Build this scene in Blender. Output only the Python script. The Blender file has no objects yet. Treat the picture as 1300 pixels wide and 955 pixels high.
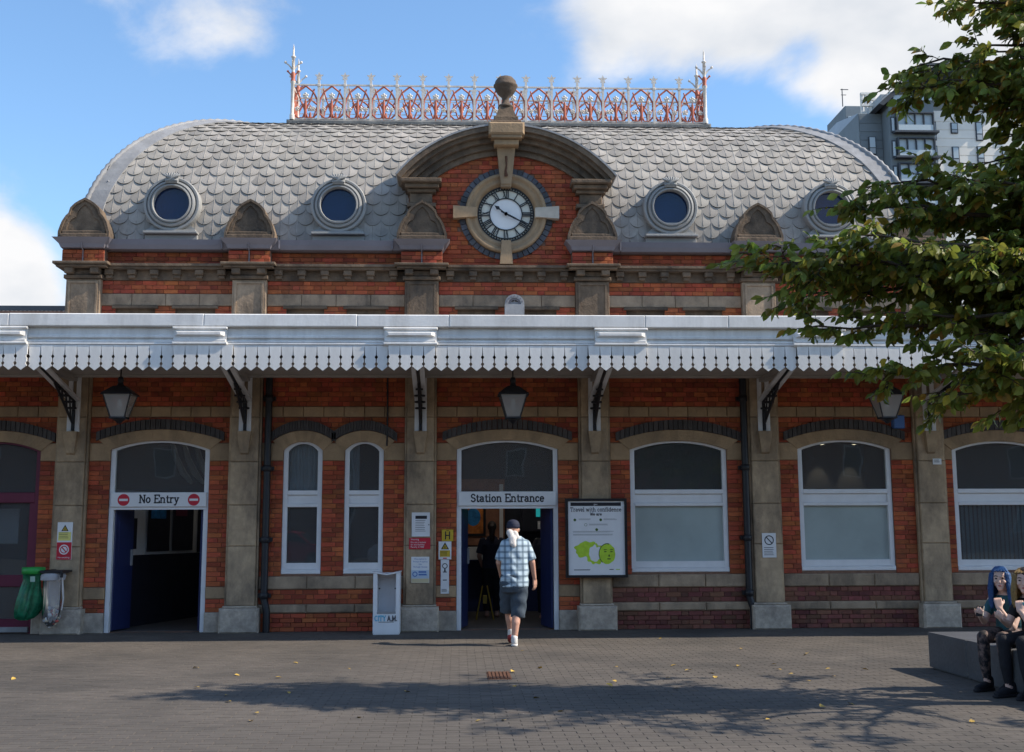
import bpy, bmesh, math, random
from mathutils import Vector, Matrix, Quaternion
random.seed(11)
S = bpy.context.scene
COL = S.collection
R = math.radians
sin, cos, pi = math.sin, math.cos, math.pi

# ------------------------------------------------------------------ camera, sky, sun, exposure
cam = bpy.data.cameras.new('camera'); camo = bpy.data.objects.new('camera', cam); COL.objects.link(camo); S.camera = camo
YAW, PITCH, ROLL = R(2.5), math.atan(240 / 1560), 0.004
F = Vector((sin(YAW) * cos(PITCH), cos(YAW) * cos(PITCH), sin(PITCH)))
Rv = Vector((cos(YAW), -sin(YAW), 0)); Uv = Rv.cross(F)
R2 = Rv * cos(ROLL) - Uv * sin(ROLL); U2 = Uv * cos(ROLL) + Rv * sin(ROLL)
m = Matrix((R2, U2, -F)).transposed().to_4x4(); m.translation = Vector((-0.76, -19.5, 1.54))
camo.matrix_world = m
cam.sensor_fit = 'HORIZONTAL'; cam.sensor_width = 36; cam.lens = 1560 / 1300 * 36
cam.shift_y = -0.0346; cam.clip_start = 0.1; cam.clip_end = 5000

SUN_AZ, SUN_EL = R(81), R(41)          # azimuth measured from the facade normal towards the right
sd = Vector((sin(SUN_AZ) * cos(SUN_EL), -cos(SUN_AZ) * cos(SUN_EL), sin(SUN_EL)))
sun = bpy.data.lights.new('sun', 'SUN'); suno = bpy.data.objects.new('sun', sun); COL.objects.link(suno)
suno.rotation_euler = sd.to_track_quat('Z', 'Y').to_euler(); suno.location = (20, -20, 30)
sun.energy = 4.4; sun.angle = R(0.53); sun.color = (1.0, 0.90, 0.76)

W = bpy.data.worlds.new('World'); S.world = W; W.use_nodes = True
nt = W.node_tree; N = nt.nodes; L = nt.links; N.clear()
out = N.new('ShaderNodeOutputWorld'); bg = N.new('ShaderNodeBackground'); L.new(bg.outputs[0], out.inputs[0])
sky = N.new('ShaderNodeTexSky'); sky.sky_type = 'NISHITA'; sky.sun_disc = False
sky.sun_elevation = SUN_EL; sky.sun_rotation = math.atan2(sd.x, sd.y)
sky.air_density = 1.15; sky.dust_density = 0.3; sky.ozone_density = 6.0
bg.inputs[1].default_value = 0.15
tc = N.new('ShaderNodeTexCoord')
def wmath(op, a, b=None, clamp=False):
    n = N.new('ShaderNodeMath'); n.operation = op; n.use_clamp = clamp
    for i, v in enumerate((a, b)):
        if v is None: continue
        if isinstance(v, (int, float)): n.inputs[i].default_value = v
        else: L.new(v, n.inputs[i])
    return n.outputs[0]
def cdir(px, py):                       # direction of the sky at a place in the photograph
    return (F * 1560 + R2 * (px - 650) - U2 * (py - 432.5)).normalized()
# fair-weather clouds: fractal noise over the sky direction, with banks of cloud where they stand in the sky
mp = N.new('ShaderNodeMapping'); L.new(tc.outputs['Generated'], mp.inputs[0]); mp.inputs['Scale'].default_value = (1, 1, 1.7)
nz = N.new('ShaderNodeTexNoise'); L.new(mp.outputs[0], nz.inputs[0]); nz.inputs['Scale'].default_value = 5.0
nz.inputs['Detail'].default_value = 9; nz.inputs['Roughness'].default_value = 0.58; nz.inputs['Distortion'].default_value = 0.25
acc = wmath('MULTIPLY', wmath('SUBTRACT', nz.outputs[0], 0.44), 3.2)
banks = [(0, 330, 95, 0.95), (-70, 290, 110, .6), (20, 372, 70, .8), (235, 12, 100, .5), (320, 30, 70, .35), (170, 10, 60, .25), (60, -20, 70, .4), (800, 10, 70, .55), (880, 18, 85, .8), (980, 14, 75, .8), (1050, 0, 50, .5), (760, 88, 45, .42),
         (1150, 50, 90, 1.0), (1235, 20, 110, 1.05), (1085, 95, 50, .6), (1290, 110, 120, .9), (1018, 112, 36, .55), (1340, 240, 110, .6),
         (150, 160, 150, -.55), (400, 110, 120, -.5), (500, 40, 120, -.55), (630, 90, 100, -.5), (560, 150, 120, -.45), (950, 150, 80, -.5), (200, 300, 120, -.5), (60, 180, 90, -.5), (700, 160, 100, -.4), (840, 190, 90, -.45), (1050, 190, 60, -.45), (1030, 60, 34, -.55)]
for px, py, rad, wt in banks:
    d = cdir(px, py)
    dp = N.new('ShaderNodeVectorMath'); dp.operation = 'DISTANCE'; L.new(tc.outputs['Generated'], dp.inputs[0]); dp.inputs[1].default_value = d
    k = wmath('SUBTRACT', 1.0, wmath('DIVIDE', dp.outputs['Value'], rad * 1.45 / 1600), True)
    acc = wmath('ADD', acc, wmath('MULTIPLY', k, wt))
mr = N.new('ShaderNodeMapRange'); mr.interpolation_type = 'SMOOTHSTEP'; L.new(acc, mr.inputs[0])
mr.inputs[1].default_value = 0.1; mr.inputs[2].default_value = 0.98
mix = N.new('ShaderNodeMix'); mix.data_type = 'RGBA'; L.new(mr.outputs[0], mix.inputs['Factor']); hs = N.new('ShaderNodeHueSaturation'); hs.inputs['Saturation'].default_value = 1.0; hs.inputs['Hue'].default_value = .497; L.new(sky.outputs[0], hs.inputs['Color']); L.new(hs.outputs[0], mix.inputs['A'])
n2 = N.new('ShaderNodeTexNoise'); L.new(mp.outputs[0], n2.inputs[0]); n2.inputs['Scale'].default_value = 9; n2.inputs['Detail'].default_value = 6
cr = N.new('ShaderNodeValToRGB'); L.new(n2.outputs[0], cr.inputs[0])
cr.color_ramp.elements[0].position = .3; cr.color_ramp.elements[0].color = (3.1, 3.3, 3.6, 1)
cr.color_ramp.elements[1].position = .62; cr.color_ramp.elements[1].color = (4.3, 4.3, 4.35, 1)
L.new(cr.outputs[0], mix.inputs['B'])
L.new(mix.outputs['Result'], bg.inputs[0])

S.view_settings.view_transform = 'Standard'; S.view_settings.look = 'None'; S.view_settings.exposure = 0.6; S.view_settings.gamma = 1
S.render.engine = 'CYCLES'; S.cycles.use_denoising = True; S.cycles.max_bounces = 8; S.cycles.transparent_max_bounces = 12

# ------------------------------------------------------------------ materials
def mat(name, col, rough=.75, var=.18, scale=6., bump=0., bscale=40., metal=0., rnd=0., hue=0., stain=None, stain_scale=1.6, stain_amt=.6,
        streak=0., spec=.35, emit=None, trans=0., gum=0.):
    """procedural surface: base colour, fine mottling, per-piece shift, stains and vertical streaks of dirt"""
    M = bpy.data.materials.new(name); M.use_nodes = True
    t = M.node_tree; n = t.nodes; l = t.links
    b = n['Principled BSDF']; b.inputs['Roughness'].default_value = rough; b.inputs['Metallic'].default_value = metal
    b.inputs['Specular IOR Level'].default_value = spec
    c = n.new('ShaderNodeTexCoord'); co = c.outputs['Object']
    nz = n.new('ShaderNodeTexNoise'); nz.inputs['Scale'].default_value = scale; nz.inputs['Detail'].default_value = 6; nz.inputs['Roughness'].default_value = .62
    l.new(co, nz.inputs[0])
    r = n.new('ShaderNodeValToRGB'); l.new(nz.outputs[0], r.inputs[0])
    r.color_ramp.elements[0].position = .32; r.color_ramp.elements[1].position = .68
    r.color_ramp.elements[0].color = (*[x * (1 - var) for x in col], 1); r.color_ramp.elements[1].color = (*[min(1, x * (1 + var)) for x in col], 1)
    cur = r.outputs[0]
    if stain:
        sn = n.new('ShaderNodeTexNoise'); sn.inputs['Scale'].default_value = stain_scale; sn.inputs['Detail'].default_value = 8; sn.inputs['Roughness'].default_value = .7
        if streak:
            mp = n.new('ShaderNodeMapping'); mp.inputs['Scale'].default_value = (1, 1, streak); l.new(co, mp.inputs[0]); l.new(mp.outputs[0], sn.inputs[0])
        else: l.new(co, sn.inputs[0])
        sr = n.new('ShaderNodeMapRange'); sr.inputs[1].default_value = .44; sr.inputs[2].default_value = .68; sr.inputs[4].default_value = stain_amt; l.new(sn.outputs[0], sr.inputs[0])
        mx = n.new('ShaderNodeMix'); mx.data_type = 'RGBA'; l.new(sr.outputs[0], mx.inputs['Factor']); l.new(cur, mx.inputs['A']); mx.inputs['B'].default_value = (*stain, 1)
        cur = mx.outputs['Result']
    if gum:
        vo = n.new('ShaderNodeTexVoronoi'); vo.inputs['Scale'].default_value = gum; l.new(co, vo.inputs['Vector']); lt = n.new('ShaderNodeMapRange'); lt.inputs[1].default_value = .06; lt.inputs[2].default_value = .035; lt.inputs[4].default_value = .55; l.new(vo.outputs['Distance'], lt.inputs[0])
        mg = n.new('ShaderNodeMix'); mg.data_type = 'RGBA'; l.new(lt.outputs[0], mg.inputs['Factor']); l.new(cur, mg.inputs['A']); mg.inputs['B'].default_value = (.03, .028, .026, 1); cur = mg.outputs['Result']
    if rnd:
        oi = n.new('ShaderNodeObjectInfo'); g = n.new('ShaderNodeNewGeometry')
        a = n.new('ShaderNodeMath'); a.operation = 'ADD'; l.new(oi.outputs['Random'], a.inputs[0]); l.new(g.outputs['Random Per Island'], a.inputs[1])
        f = n.new('ShaderNodeMath'); f.operation = 'FRACT'; l.new(a.outputs[0], f.inputs[0])
        h = n.new('ShaderNodeHueSaturation')
        v = n.new('ShaderNodeMapRange'); l.new(f.outputs[0], v.inputs[0]); v.inputs[3].default_value = 1 - rnd; v.inputs[4].default_value = 1 + rnd * .8; l.new(v.outputs[0], h.inputs['Value'])
        if hue:
            a2 = n.new('ShaderNodeMath'); a2.operation = 'MULTIPLY'; a2.inputs[1].default_value = 7.31; l.new(f.outputs[0], a2.inputs[0])
            f2 = n.new('ShaderNodeMath'); f2.operation = 'FRACT'; l.new(a2.outputs[0], f2.inputs[0])
            v2 = n.new('ShaderNodeMapRange'); l.new(f2.outputs[0], v2.inputs[0]); v2.inputs[3].default_value = .5 - hue; v2.inputs[4].default_value = .5 + hue; l.new(v2.outputs[0], h.inputs['Hue'])
        l.new(cur, h.inputs['Color']); cur = h.outputs[0]
    l.new(cur, b.inputs['Base Color'])
    if bump:
        bn = n.new('ShaderNodeTexNoise'); bn.inputs['Scale'].default_value = bscale; bn.inputs['Detail'].default_value = 5; l.new(co, bn.inputs[0])
        bp = n.new('ShaderNodeBump'); bp.inputs['Strength'].default_value = bump; bp.inputs['Distance'].default_value = .02; l.new(bn.outputs[0], bp.inputs['Height']); l.new(bp.outputs[0], b.inputs['Normal'])
    if emit: b.inputs['Emission Color'].default_value = (*col, 1); b.inputs['Emission Strength'].default_value = emit
    if trans:
        tr = n.new('ShaderNodeBsdfTranslucent'); l.new(cur, tr.inputs[0]); ms = n.new('ShaderNodeMixShader'); ms.inputs[0].default_value = trans
        l.new(b.outputs[0], ms.inputs[1]); l.new(tr.outputs[0], ms.inputs[2]); l.new(ms.outputs[0], n['Material Output'].inputs[0])
    return M
def glass(name, tint=(.8, .85, .87), clear=.85, rough=.0, film=(.3, .33, .33)):
    """window glass: mirror by Fresnel over a mix of clear and filmed pane"""
    M = bpy.data.materials.new(name); M.use_nodes = True; t = M.node_tree; n = t.nodes; l = t.links; n.clear()
    o = n.new('ShaderNodeOutputMaterial'); tr = n.new('ShaderNodeBsdfTransparent'); tr.inputs[0].default_value = (*tint, 1)
    df = n.new('ShaderNodeBsdfDiffuse'); df.inputs[0].default_value = (*film, 1)
    a = n.new('ShaderNodeMixShader'); a.inputs[0].default_value = 1 - clear; l.new(tr.outputs[0], a.inputs[1]); l.new(df.outputs[0], a.inputs[2])
    gl = n.new('ShaderNodeBsdfGlossy'); gl.inputs['Roughness'].default_value = rough
    fr = n.new('ShaderNodeFresnel'); fr.inputs[0].default_value = 1.5
    c = n.new('ShaderNodeTexCoord'); nz = n.new('ShaderNodeTexNoise'); nz.inputs['Scale'].default_value = .9; l.new(c.outputs['Object'], nz.inputs[0])
    bp = n.new('ShaderNodeBump'); bp.inputs['Strength'].default_value = .06; bp.inputs['Distance'].default_value = .05; l.new(nz.outputs[0], bp.inputs['Height']); l.new(bp.outputs[0], gl.inputs['Normal'])
    m2 = n.new('ShaderNodeMixShader'); l.new(fr.outputs[0], m2.inputs[0]); l.new(a.outputs[0], m2.inputs[1]); l.new(gl.outputs[0], m2.inputs[2]); l.new(m2.outputs[0], o.inputs[0])
    return M

BR = mat('red_brick', (.40, .093, .037), .85, .24, 9, .3, 60, rnd=.32, hue=.011, stain=(.11, .042, .03), stain_scale=1.4, stain_amt=.6)
BRD = mat('dark_plinth_brick', (.19, .068, .048), .8, .25, 9, .3, 60, rnd=.35, hue=.02, stain=(.06, .04, .035), stain_scale=1.2)
MORT = mat('mortar', (.20, .115, .08), .95, .2, 12, .2, 80)
STU = mat('weathered_sandstone', (.34, .25, .17), .88, .2, 5, .35, 30, rnd=.12, stain=(.075, .06, .048), stain_scale=1.9, streak=.45, stain_amt=.85)
PIL = mat('pilaster_sandstone', (.42, .31, .20), .88, .2, 5, .35, 30, rnd=.1, stain=(.15, .115, .085), stain_scale=2.2, streak=.45, stain_amt=.9)
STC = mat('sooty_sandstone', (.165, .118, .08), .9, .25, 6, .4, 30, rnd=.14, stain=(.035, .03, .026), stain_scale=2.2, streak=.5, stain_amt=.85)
STB = mat('buff_sandstone', (.39, .265, .155), .88, .15, 4, .3, 30, rnd=.12, stain=(.15, .115, .08), stain_scale=1.4, streak=.4, stain_amt=.7)
STG = mat('grey_plinth_stone', (.46, .39, .315), .85, .2, 14, .35, 60, rnd=.1, stain=(.2, .175, .15), stain_scale=3, stain_amt=.7)
BLU = mat('blue_brick', (.085, .088, .10), .6, .2, 10, .2, 60, rnd=.35, hue=.03)
BLK = mat('black_glazed_brick', (.058, .048, .044), .55, .2, 10, .2, 60, rnd=.3)
TED = mat('tile_edge_shadow', (.035, .034, .033), .8, .2, 10)  # near-black rims paint the shadow line round each tile, with some grime
ZNC = mat('zinc_tile', (.35, .322, .285), .62, .18, 5, .2, 50, rnd=.19, hue=.006, spec=.3, stain=(.21, .205, .19), stain_scale=1.6, streak=.5, stain_amt=.75)
LED = mat('lead_flashing', (.30, .30, .305), .6, .15, 5, .2, 25, rnd=.08, stain=(.2, .2, .2), stain_scale=3)
GUT = mat('painted_gutter', (.20, .185, .205), .5, .1, 4, .1, 20, rnd=.05, stain=(.12, .11, .12), stain_scale=2)
RNG = mat('cast_lead_window_ring', (.30, .298, .285), .6, .12, 6, .2, 30, rnd=.05, stain=(.22, .22, .22), stain_scale=3)
WHT = mat('white_canopy_paint', (.80, .785, .755), .5, .06, 3, .08, 25, rnd=.07, stain=(.47, .45, .42), stain_scale=3.2, streak=.22, stain_amt=.55)
WHF = mat('white_frame_paint', (.72, .72, .73), .4, .05, 5, .05, 30)
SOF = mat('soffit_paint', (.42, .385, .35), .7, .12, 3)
IRW = mat('white_iron_paint', (.70, .655, .59), .55, .12, 20, stain=(.36, .2, .12), stain_scale=14, stain_amt=.45)
IRR = mat('red_iron_paint', (.43, .12, .07), .5, .15, 20)
IRB = mat('black_iron', (.018, .018, .022), .45, .2, 10)
NAV = mat('navy_door_paint', (.02, .03, .10), .4, .1, 5)
MAR = mat('maroon_paint', (.13, .02, .045), .4, .1, 5)
CLK = mat('opal_dial', (.78, .77, .75), .4, .04, 4)
CLY = mat('yellowed_opal', (.66, .63, .53), .45, .06, 8)
BLP = mat('black_paint', (.012, .012, .014), .4, .1, 10)
SGW = mat('sign_white', (.72, .72, .73), .4, .04, 5)
SGK = mat('sign_black_print', (.015, .015, .02), .5, .0)
SGR = mat('sign_red', (.52, .02, .04), .4, .05, 5)
SGY = mat('sign_yellow', (.55, .38, .03), .45, .08, 5)
SGB = mat('sign_blue', (.07, .16, .42), .45, .08, 5)
SGG = mat('print_green', (.42, .62, .04), .5, .15, 14)
SGD = mat('print_dark_green', (.06, .12, .02), .5, .1, 5)
SGC = mat('print_cream', (.62, .53, .33), .5, .05, 5)
PRT = mat('print_cyan', (.05, .42, .62), .5, .05, 5)
KRB = mat('ridge_lead', (.13, .135, .135), .7, .25, 5, .3, 20, stain=(.28, .27, .25), stain_scale=3)
INW = mat('interior_white', (.75, .75, .74), .8, .08, 2)
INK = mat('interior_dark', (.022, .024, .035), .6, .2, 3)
INF = mat('interior_floor', (.10, .09, .085), .5, .2, 4)
INB = mat('interior_brick', (.32, .15, .09), .8, .2, 8, rnd=.2)
BLD = mat('roller_blind', (.075, .078, .08), .9, .06, 3)
FRO = mat('frosted_film', (.36, .42, .41), .06, .12, 1.0, spec=.5)
SLT = mat('blue_grey_blind', (.26, .36, .40), .5, .1, 4, rnd=.12)
CUR = mat('pale_curtain', (.75, .75, .73), .9, .1, 4)
GLA = glass('window_glass', clear=.8, film=(.24, .25, .25))
GLO = glass('blue_roof_window_glass', tint=(.06, .1, .25), clear=.45, film=(.012, .035, .12))
GLC = glass('lantern_glass', tint=(.8, .8, .8), clear=.6, rough=.15, film=(.6, .58, .55))
GLT = glass('tower_glass', tint=(.35, .42, .48), clear=.12, rough=.02, film=(.52, .60, .64))  # pale film colour paints the sky's reflection into the tower panes
LMP = mat('white_lamp', (.8, .8, .78), .4, .02)
PAV = mat('paving_block', (.105, .091, .078), .8, .16, 8, .25, 60, rnd=.07, hue=.004, stain=(.055, .05, .045), stain_scale=.5, stain_amt=.9, gum=1.7)
GRD = mat('ground_asphalt', (.08, .07, .06), .9, .2, 2, .3, 30)
DRN = mat('rusty_iron_cover', (.10, .045, .025), .8, .3, 30, .3, 80)
CON = mat('dark_granite', (.085, .088, .095), .55, .2, 30, .15, 80, stain=(.05, .05, .055), stain_scale=2)
GBG = mat('green_bin_bag', (.025, .24, .12), .22, .45, 9, .6, 7, spec=.6, trans=.4)
GRN = mat('green_plastic_ring', (.03, .30, .06), .35, .08, 5)
CBG = glass('clear_bin_bag', tint=(.9, .9, .9), clear=.74, rough=.15, film=(.75, .75, .77))
LITs = [mat('litter_' + a, c, .5, .1, 10) for a, c in (('white', (.7, .7, .7)), ('red', (.5, .1, .08)), ('cream', (.6, .5, .35)), ('silver', (.4, .42, .45)))]
SKN = mat('skin', (.52, .29, .21), .55, .08, 12, .1, 60)
SKP = mat('pale_skin', (.60, .40, .33), .55, .06, 12)
DNM = mat('dark_denim', (.055, .075, .10), .85, .18, 14, .3, 120)
CAP = mat('navy_cap_cloth', (.018, .022, .045), .8, .1, 20)
HAW = mat('white_towel', (.62, .58, .55), .95, .08, 25, .4, 90)
HRB = mat('blue_hair', (.010, .055, .17), .5, .35, 45, .4, 60)
HRY = mat('blond_hair', (.22, .14, .05), .55, .35, 45, .4, 60)
HRD = mat('dark_hair', (.03, .02, .016), .5, .35, 45, .4, 60)
BCL = mat('black_cloth', (.014, .014, .018), .85, .2, 15, .3, 60)
TEE = mat('teal_cloth', (.03, .10, .12), .85, .2, 15, .3, 60)
SHR = mat('shoe_rubber', (.6, .58, .56), .6, .1, 10)
SHD = mat('shoe_red', (.25, .03, .03), .6, .1, 10)
BKS = mat('bark', (.07, .05, .035), .9, .3, 12, .5, 40)
LFG = mat('green_leaf', (.20, .235, .04), .42, .28, 9, rnd=.5, hue=.035, trans=.5)
LFY = mat('yellow_leaf', (.34, .23, .03), .5, .28, 9, rnd=.3, hue=.03, trans=.35)
LFO = mat('fallen_leaf_gold', (.45, .29, .06), .7, .2, 20, rnd=.3)
TWW = mat('tower_white_cladding', (.82, .78, .71), .7, .05, .4, rnd=.06)
TWG = mat('tower_grey_cladding', (.16, .19, .21), .6, .1, .4, rnd=.1)
TWL = mat('tower_light_grey', (.36, .40, .43), .6, .08, .4, rnd=.08)
TWD = mat('tower_roof_dark', (.055, .065, .08), .6, .1, .5)
SHT = mat('corrugated_roof', (.16, .16, .165), .7, .15, 2)
TEL = mat('screen_teal', (.02, .35, .36), .4, .1, 3, emit=.35)
PST = mat('poster_orange', (.5, .16, .03), .5, .5, 7)
PSB = mat('poster_blue', (.03, .2, .45), .5, .5, 7)

def plaid():
    M = mat('plaid_shirt_cloth', (.46, .57, .65), .9, .06, 30, .25, 120)
    t = M.node_tree; n = t.nodes; l = t.links; b = n['Principled BSDF']; src = b.inputs['Base Color'].links[0].from_socket
    c = n.new('ShaderNodeTexCoord'); sp = n.new('ShaderNodeSeparateXYZ'); l.new(c.outputs['Object'], sp.inputs[0])
    cur = src
    def mt(op, a, bb, clamp=False):
        q = n.new('ShaderNodeMath'); q.operation = op; q.use_clamp = clamp
        for i, v in enumerate((a, bb)):
            if isinstance(v, (int, float)): q.inputs[i].default_value = v
            else: l.new(v, q.inputs[i])
        return q.outputs[0]
    for ax, per, wd, colr, am in (('X', .08, .42, (.10, .155, .21), .55), ('Z', .08, .42, (.10, .155, .21), .55), ('X', .08, .12, (.04, .06, .09), .45), ('Z', .08, .12, (.04, .06, .09), .45)):
        s = mt('ABSOLUTE', mt('SUBTRACT', mt('FRACT', mt('DIVIDE', sp.outputs[ax], per), 0), .5), 0)
        k = mt('MULTIPLY', mt('LESS_THAN', s, wd / 2), am)
        mx = n.new('ShaderNodeMix'); mx.data_type = 'RGBA'; l.new(k, mx.inputs['Factor']); l.new(cur, mx.inputs['A']); mx.inputs['B'].default_value = (*colr, 1); cur = mx.outputs['Result']
    l.new(cur, b.inputs['Base Color']); return M
PLD = plaid()

# ------------------------------------------------------------------ mesh helpers
class MB:
    def __init__(s): s.v = []; s.f = []; s.m = []; s.sm = []
    def add(s, vs, fs, m=0, sm=False):
        o = len(s.v); s.v += [tuple(v) for v in vs]
        for f in fs: s.f.append([i + o for i in f]); s.m.append(m); s.sm.append(sm)
        return s
    def box(s, x0, x1, y0, y1, z0, z1, m=0):
        return s.add([(x0, y0, z0), (x1, y0, z0), (x1, y1, z0), (x0, y1, z0), (x0, y0, z1), (x1, y0, z1), (x1, y1, z1), (x0, y1, z1)],
                     [(0, 3, 2, 1), (4, 5, 6, 7), (0, 1, 5, 4), (1, 2, 6, 5), (2, 3, 7, 6), (3, 0, 4, 7)], m)
    def cbox(s, x0, x1, y0, y1, z0, z1, c=.012, m=0):        # box whose front and side edges are chamfered
        c = min(c, (x1 - x0) * .3, (z1 - z0) * .3, (y1 - y0) * .4)
        vs = [(x0 + c, y0, z0 + c), (x1 - c, y0, z0 + c), (x1 - c, y0, z1 - c), (x0 + c, y0, z1 - c),
              (x0, y0 + c, z0), (x1, y0 + c, z0), (x1, y0 + c, z1), (x0, y0 + c, z1), (x0, y1, z0), (x1, y1, z0), (x1, y1, z1), (x0, y1, z1)]
        fs = [(0, 1, 2, 3), (4, 5, 1, 0), (5, 6, 2, 1), (6, 7, 3, 2), (7, 4, 0, 3), (8, 9, 5, 4), (9, 10, 6, 5), (10, 11, 7, 6), (11, 8, 4, 7), (11, 10, 9, 8)]
        return s.add(vs, fs, m)
    def prism(s, poly, y0, y1, m=0, sm=False, c=0.):         # polygon in x,z pushed from y0 (front) to y1
        n = len(poly)
        if sum(poly[i][0] * poly[(i + 1) % n][1] - poly[(i + 1) % n][0] * poly[i][1] for i in range(n)) < 0: poly = poly[::-1]
        vs = [(x, y0, z) for x, z in poly] + [(x, y1, z) for x, z in poly]
        s.add(vs, [tuple(range(n)), tuple(range(2 * n - 1, n - 1, -1))], m)
        return s.add(vs, [((i + 1) % n, i, n + i, n + (i + 1) % n) for i in range(n)], m, sm)
    def strip(s, A, B, y0, y1, m=0, closed=False):           # solid band between two outlines in x,z (arches, frames, rings)
        n = len(A); k = n if closed else n - 1
        vs = [(x, y0, z) for x, z in A] + [(x, y0, z) for x, z in B] + [(x, y1, z) for x, z in A] + [(x, y1, z) for x, z in B]
        fs = []
        for i in range(k):
            j = (i + 1) % n
            fs += [(i, j, n + j, n + i), (2 * n + i, 3 * n + i, 3 * n + j, 2 * n + j), (i, 2 * n + i, 2 * n + j, j), (n + i, n + j, 3 * n + j, 3 * n + i)]
        if not closed: fs += [(0, n, 3 * n, 2 * n), (n - 1, 3 * n - 1, 4 * n - 1, 2 * n - 1)]
        return s.add(vs, fs, m)
    def lathe(s, prof, c, n=20, axis='z', m=0, sm=True, a0=0., a1=2 * pi):
        vs = []; full = abs(a1 - a0 - 2 * pi) < 1e-6; cols = n if full else n + 1
        for r, h in prof:
            for i in range(cols):
                a = a0 + (a1 - a0) * i / n; u, v = r * cos(a), r * sin(a)
                vs.append((c[0] + u, c[1] + v, c[2] + h) if axis == 'z' else (c[0] + u, c[1] + h, c[2] + v))
        fs = []
        for k in range(len(prof) - 1):
            for i in range(n):
                j = (i + 1) % cols
                q = (k * cols + i, k * cols + j, (k + 1) * cols + j, (k + 1) * cols + i)
                fs.append(q if axis == 'z' else q[::-1])
        return s.add(vs, fs, m, sm)
    def tube(s, pts, r, n=8, m=0, cap=True, sm=True):
        pts = [Vector(p) for p in pts]; k = len(pts); rs = r if isinstance(r, (list, tuple)) else [r] * k
        vs = []; up = None
        for i, p in enumerate(pts):
            d = (pts[min(i + 1, k - 1)] - pts[max(i - 1, 0)]).normalized()
            if up is None: up = Vector((0, 0, 1)) if abs(d.z) < .9 else Vector((0, 1, 0))
            a = d.cross(up).normalized(); b = a.cross(d).normalized(); up = b
            vs += [p + (a * cos(2 * pi * j / n) + b * sin(2 * pi * j / n)) * rs[i] for j in range(n)]
        fs = [(i * n + j, i * n + (j + 1) % n, (i + 1) * n + (j + 1) % n, (i + 1) * n + j) for i in range(k - 1) for j in range(n)]
        s.add(vs, fs, m, sm)
        if cap: s.add(vs[:n], [tuple(range(n))[::-1]], m); s.add(vs[-n:], [tuple(range(n))], m)
        return s
    def ball(s, c, r, n=10, m=0):
        rx, ry, rz = r if isinstance(r, (tuple, list)) else (r, r, r); vs = []; k = max(4, n // 2 + 1)
        for i in range(k + 1):
            t = pi * i / k - pi / 2; q = max(cos(t), 1e-3)
            vs += [(c[0] + rx * q * cos(2 * pi * j / n), c[1] + ry * q * sin(2 * pi * j / n), c[2] + rz * sin(t)) for j in range(n)]
        return s.add(vs, [(i * n + j, i * n + (j + 1) % n, (i + 1) * n + (j + 1) % n, (i + 1) * n + j) for i in range(k) for j in range(n)], m, True)
    def mesh(s, name, mats):
        me = bpy.data.meshes.new(name); me.from_pydata(s.v, [], s.f)
        for q in (mats if isinstance(mats, (list, tuple)) else [mats]): me.materials.append(q)
        me.polygons.foreach_set('material_index', s.m); me.polygons.foreach_set('use_smooth', s.sm); me.update(); return me
    def build(s, name, mats, parent=None, kind=None):
        return link(name, s.mesh(name, mats), parent, kind)
def link(name, data, parent=None, kind=None):
    o = bpy.data.objects.new(name, data); COL.objects.link(o)
    if parent is not None: o.parent = parent; o.matrix_parent_inverse = INV.get(base_of(parent), Matrix())
    if kind: o['kind'] = kind
    return o
INV = {}
def base_of(o):
    while o.parent: o = o.parent
    return o.name
def tag(o, label, cat, group=None, kind=None):
    o['label'] = label; o['category'] = cat
    if group: o['group'] = group
    if kind: o['kind'] = kind
    return o
def thing(name, label, cat, loc=(0, 0, 0), group=None, local=False):
    """an Empty at the thing's base; its parts are given in world coordinates (or in local ones when local=True)"""
    o = bpy.data.objects.new(name, None); COL.objects.link(o); o.location = loc; o.empty_display_size = .1
    return tag(o, label, cat, group)
class TH:
    pass
def part(b, name, mats, parent, kind=None):
    """a part given in world coordinates: its mesh is stored relative to the thing's base"""
    t = parent
    while t.parent: t = t.parent
    o = b.build(name, mats, None, kind); lx, ly, lz = t.location
    if (lx, ly, lz) != (0, 0, 0): o.data.transform(Matrix.Translation((-lx, -ly, -lz)))
    o.parent = parent; return o
def kids(o): return [c for c in bpy.data.objects if c.parent == o]
def copy_tree(o, parent=None, table=None):
    c = o.copy(); COL.objects.link(c); c.parent = parent
    for ch in list(o.children): copy_tree(ch, c)
    return c
def circ(cx, cz, r, a0=0, a1=360, n=32, rz=None):
    rz = r if rz is None else rz
    return [(cx + r * cos(R(a0 + (a1 - a0) * i / n)), cz + rz * sin(R(a0 + (a1 - a0) * i / n))) for i in range(n + 1)]
def segarc(x0, x1, zs, rise, n=14):      # segmental arch from (x0,zs) over the top to (x1,zs)
    h = (x1 - x0) / 2; rad = (h * h + rise * rise) / (2 * rise); cx = (x0 + x1) / 2; cz = zs + rise - rad; a = math.asin(h / rad)
    return [(cx + rad * sin(-a + 2 * a * i / n), cz + rad * cos(-a + 2 * a * i / n)) for i in range(n + 1)]

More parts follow.
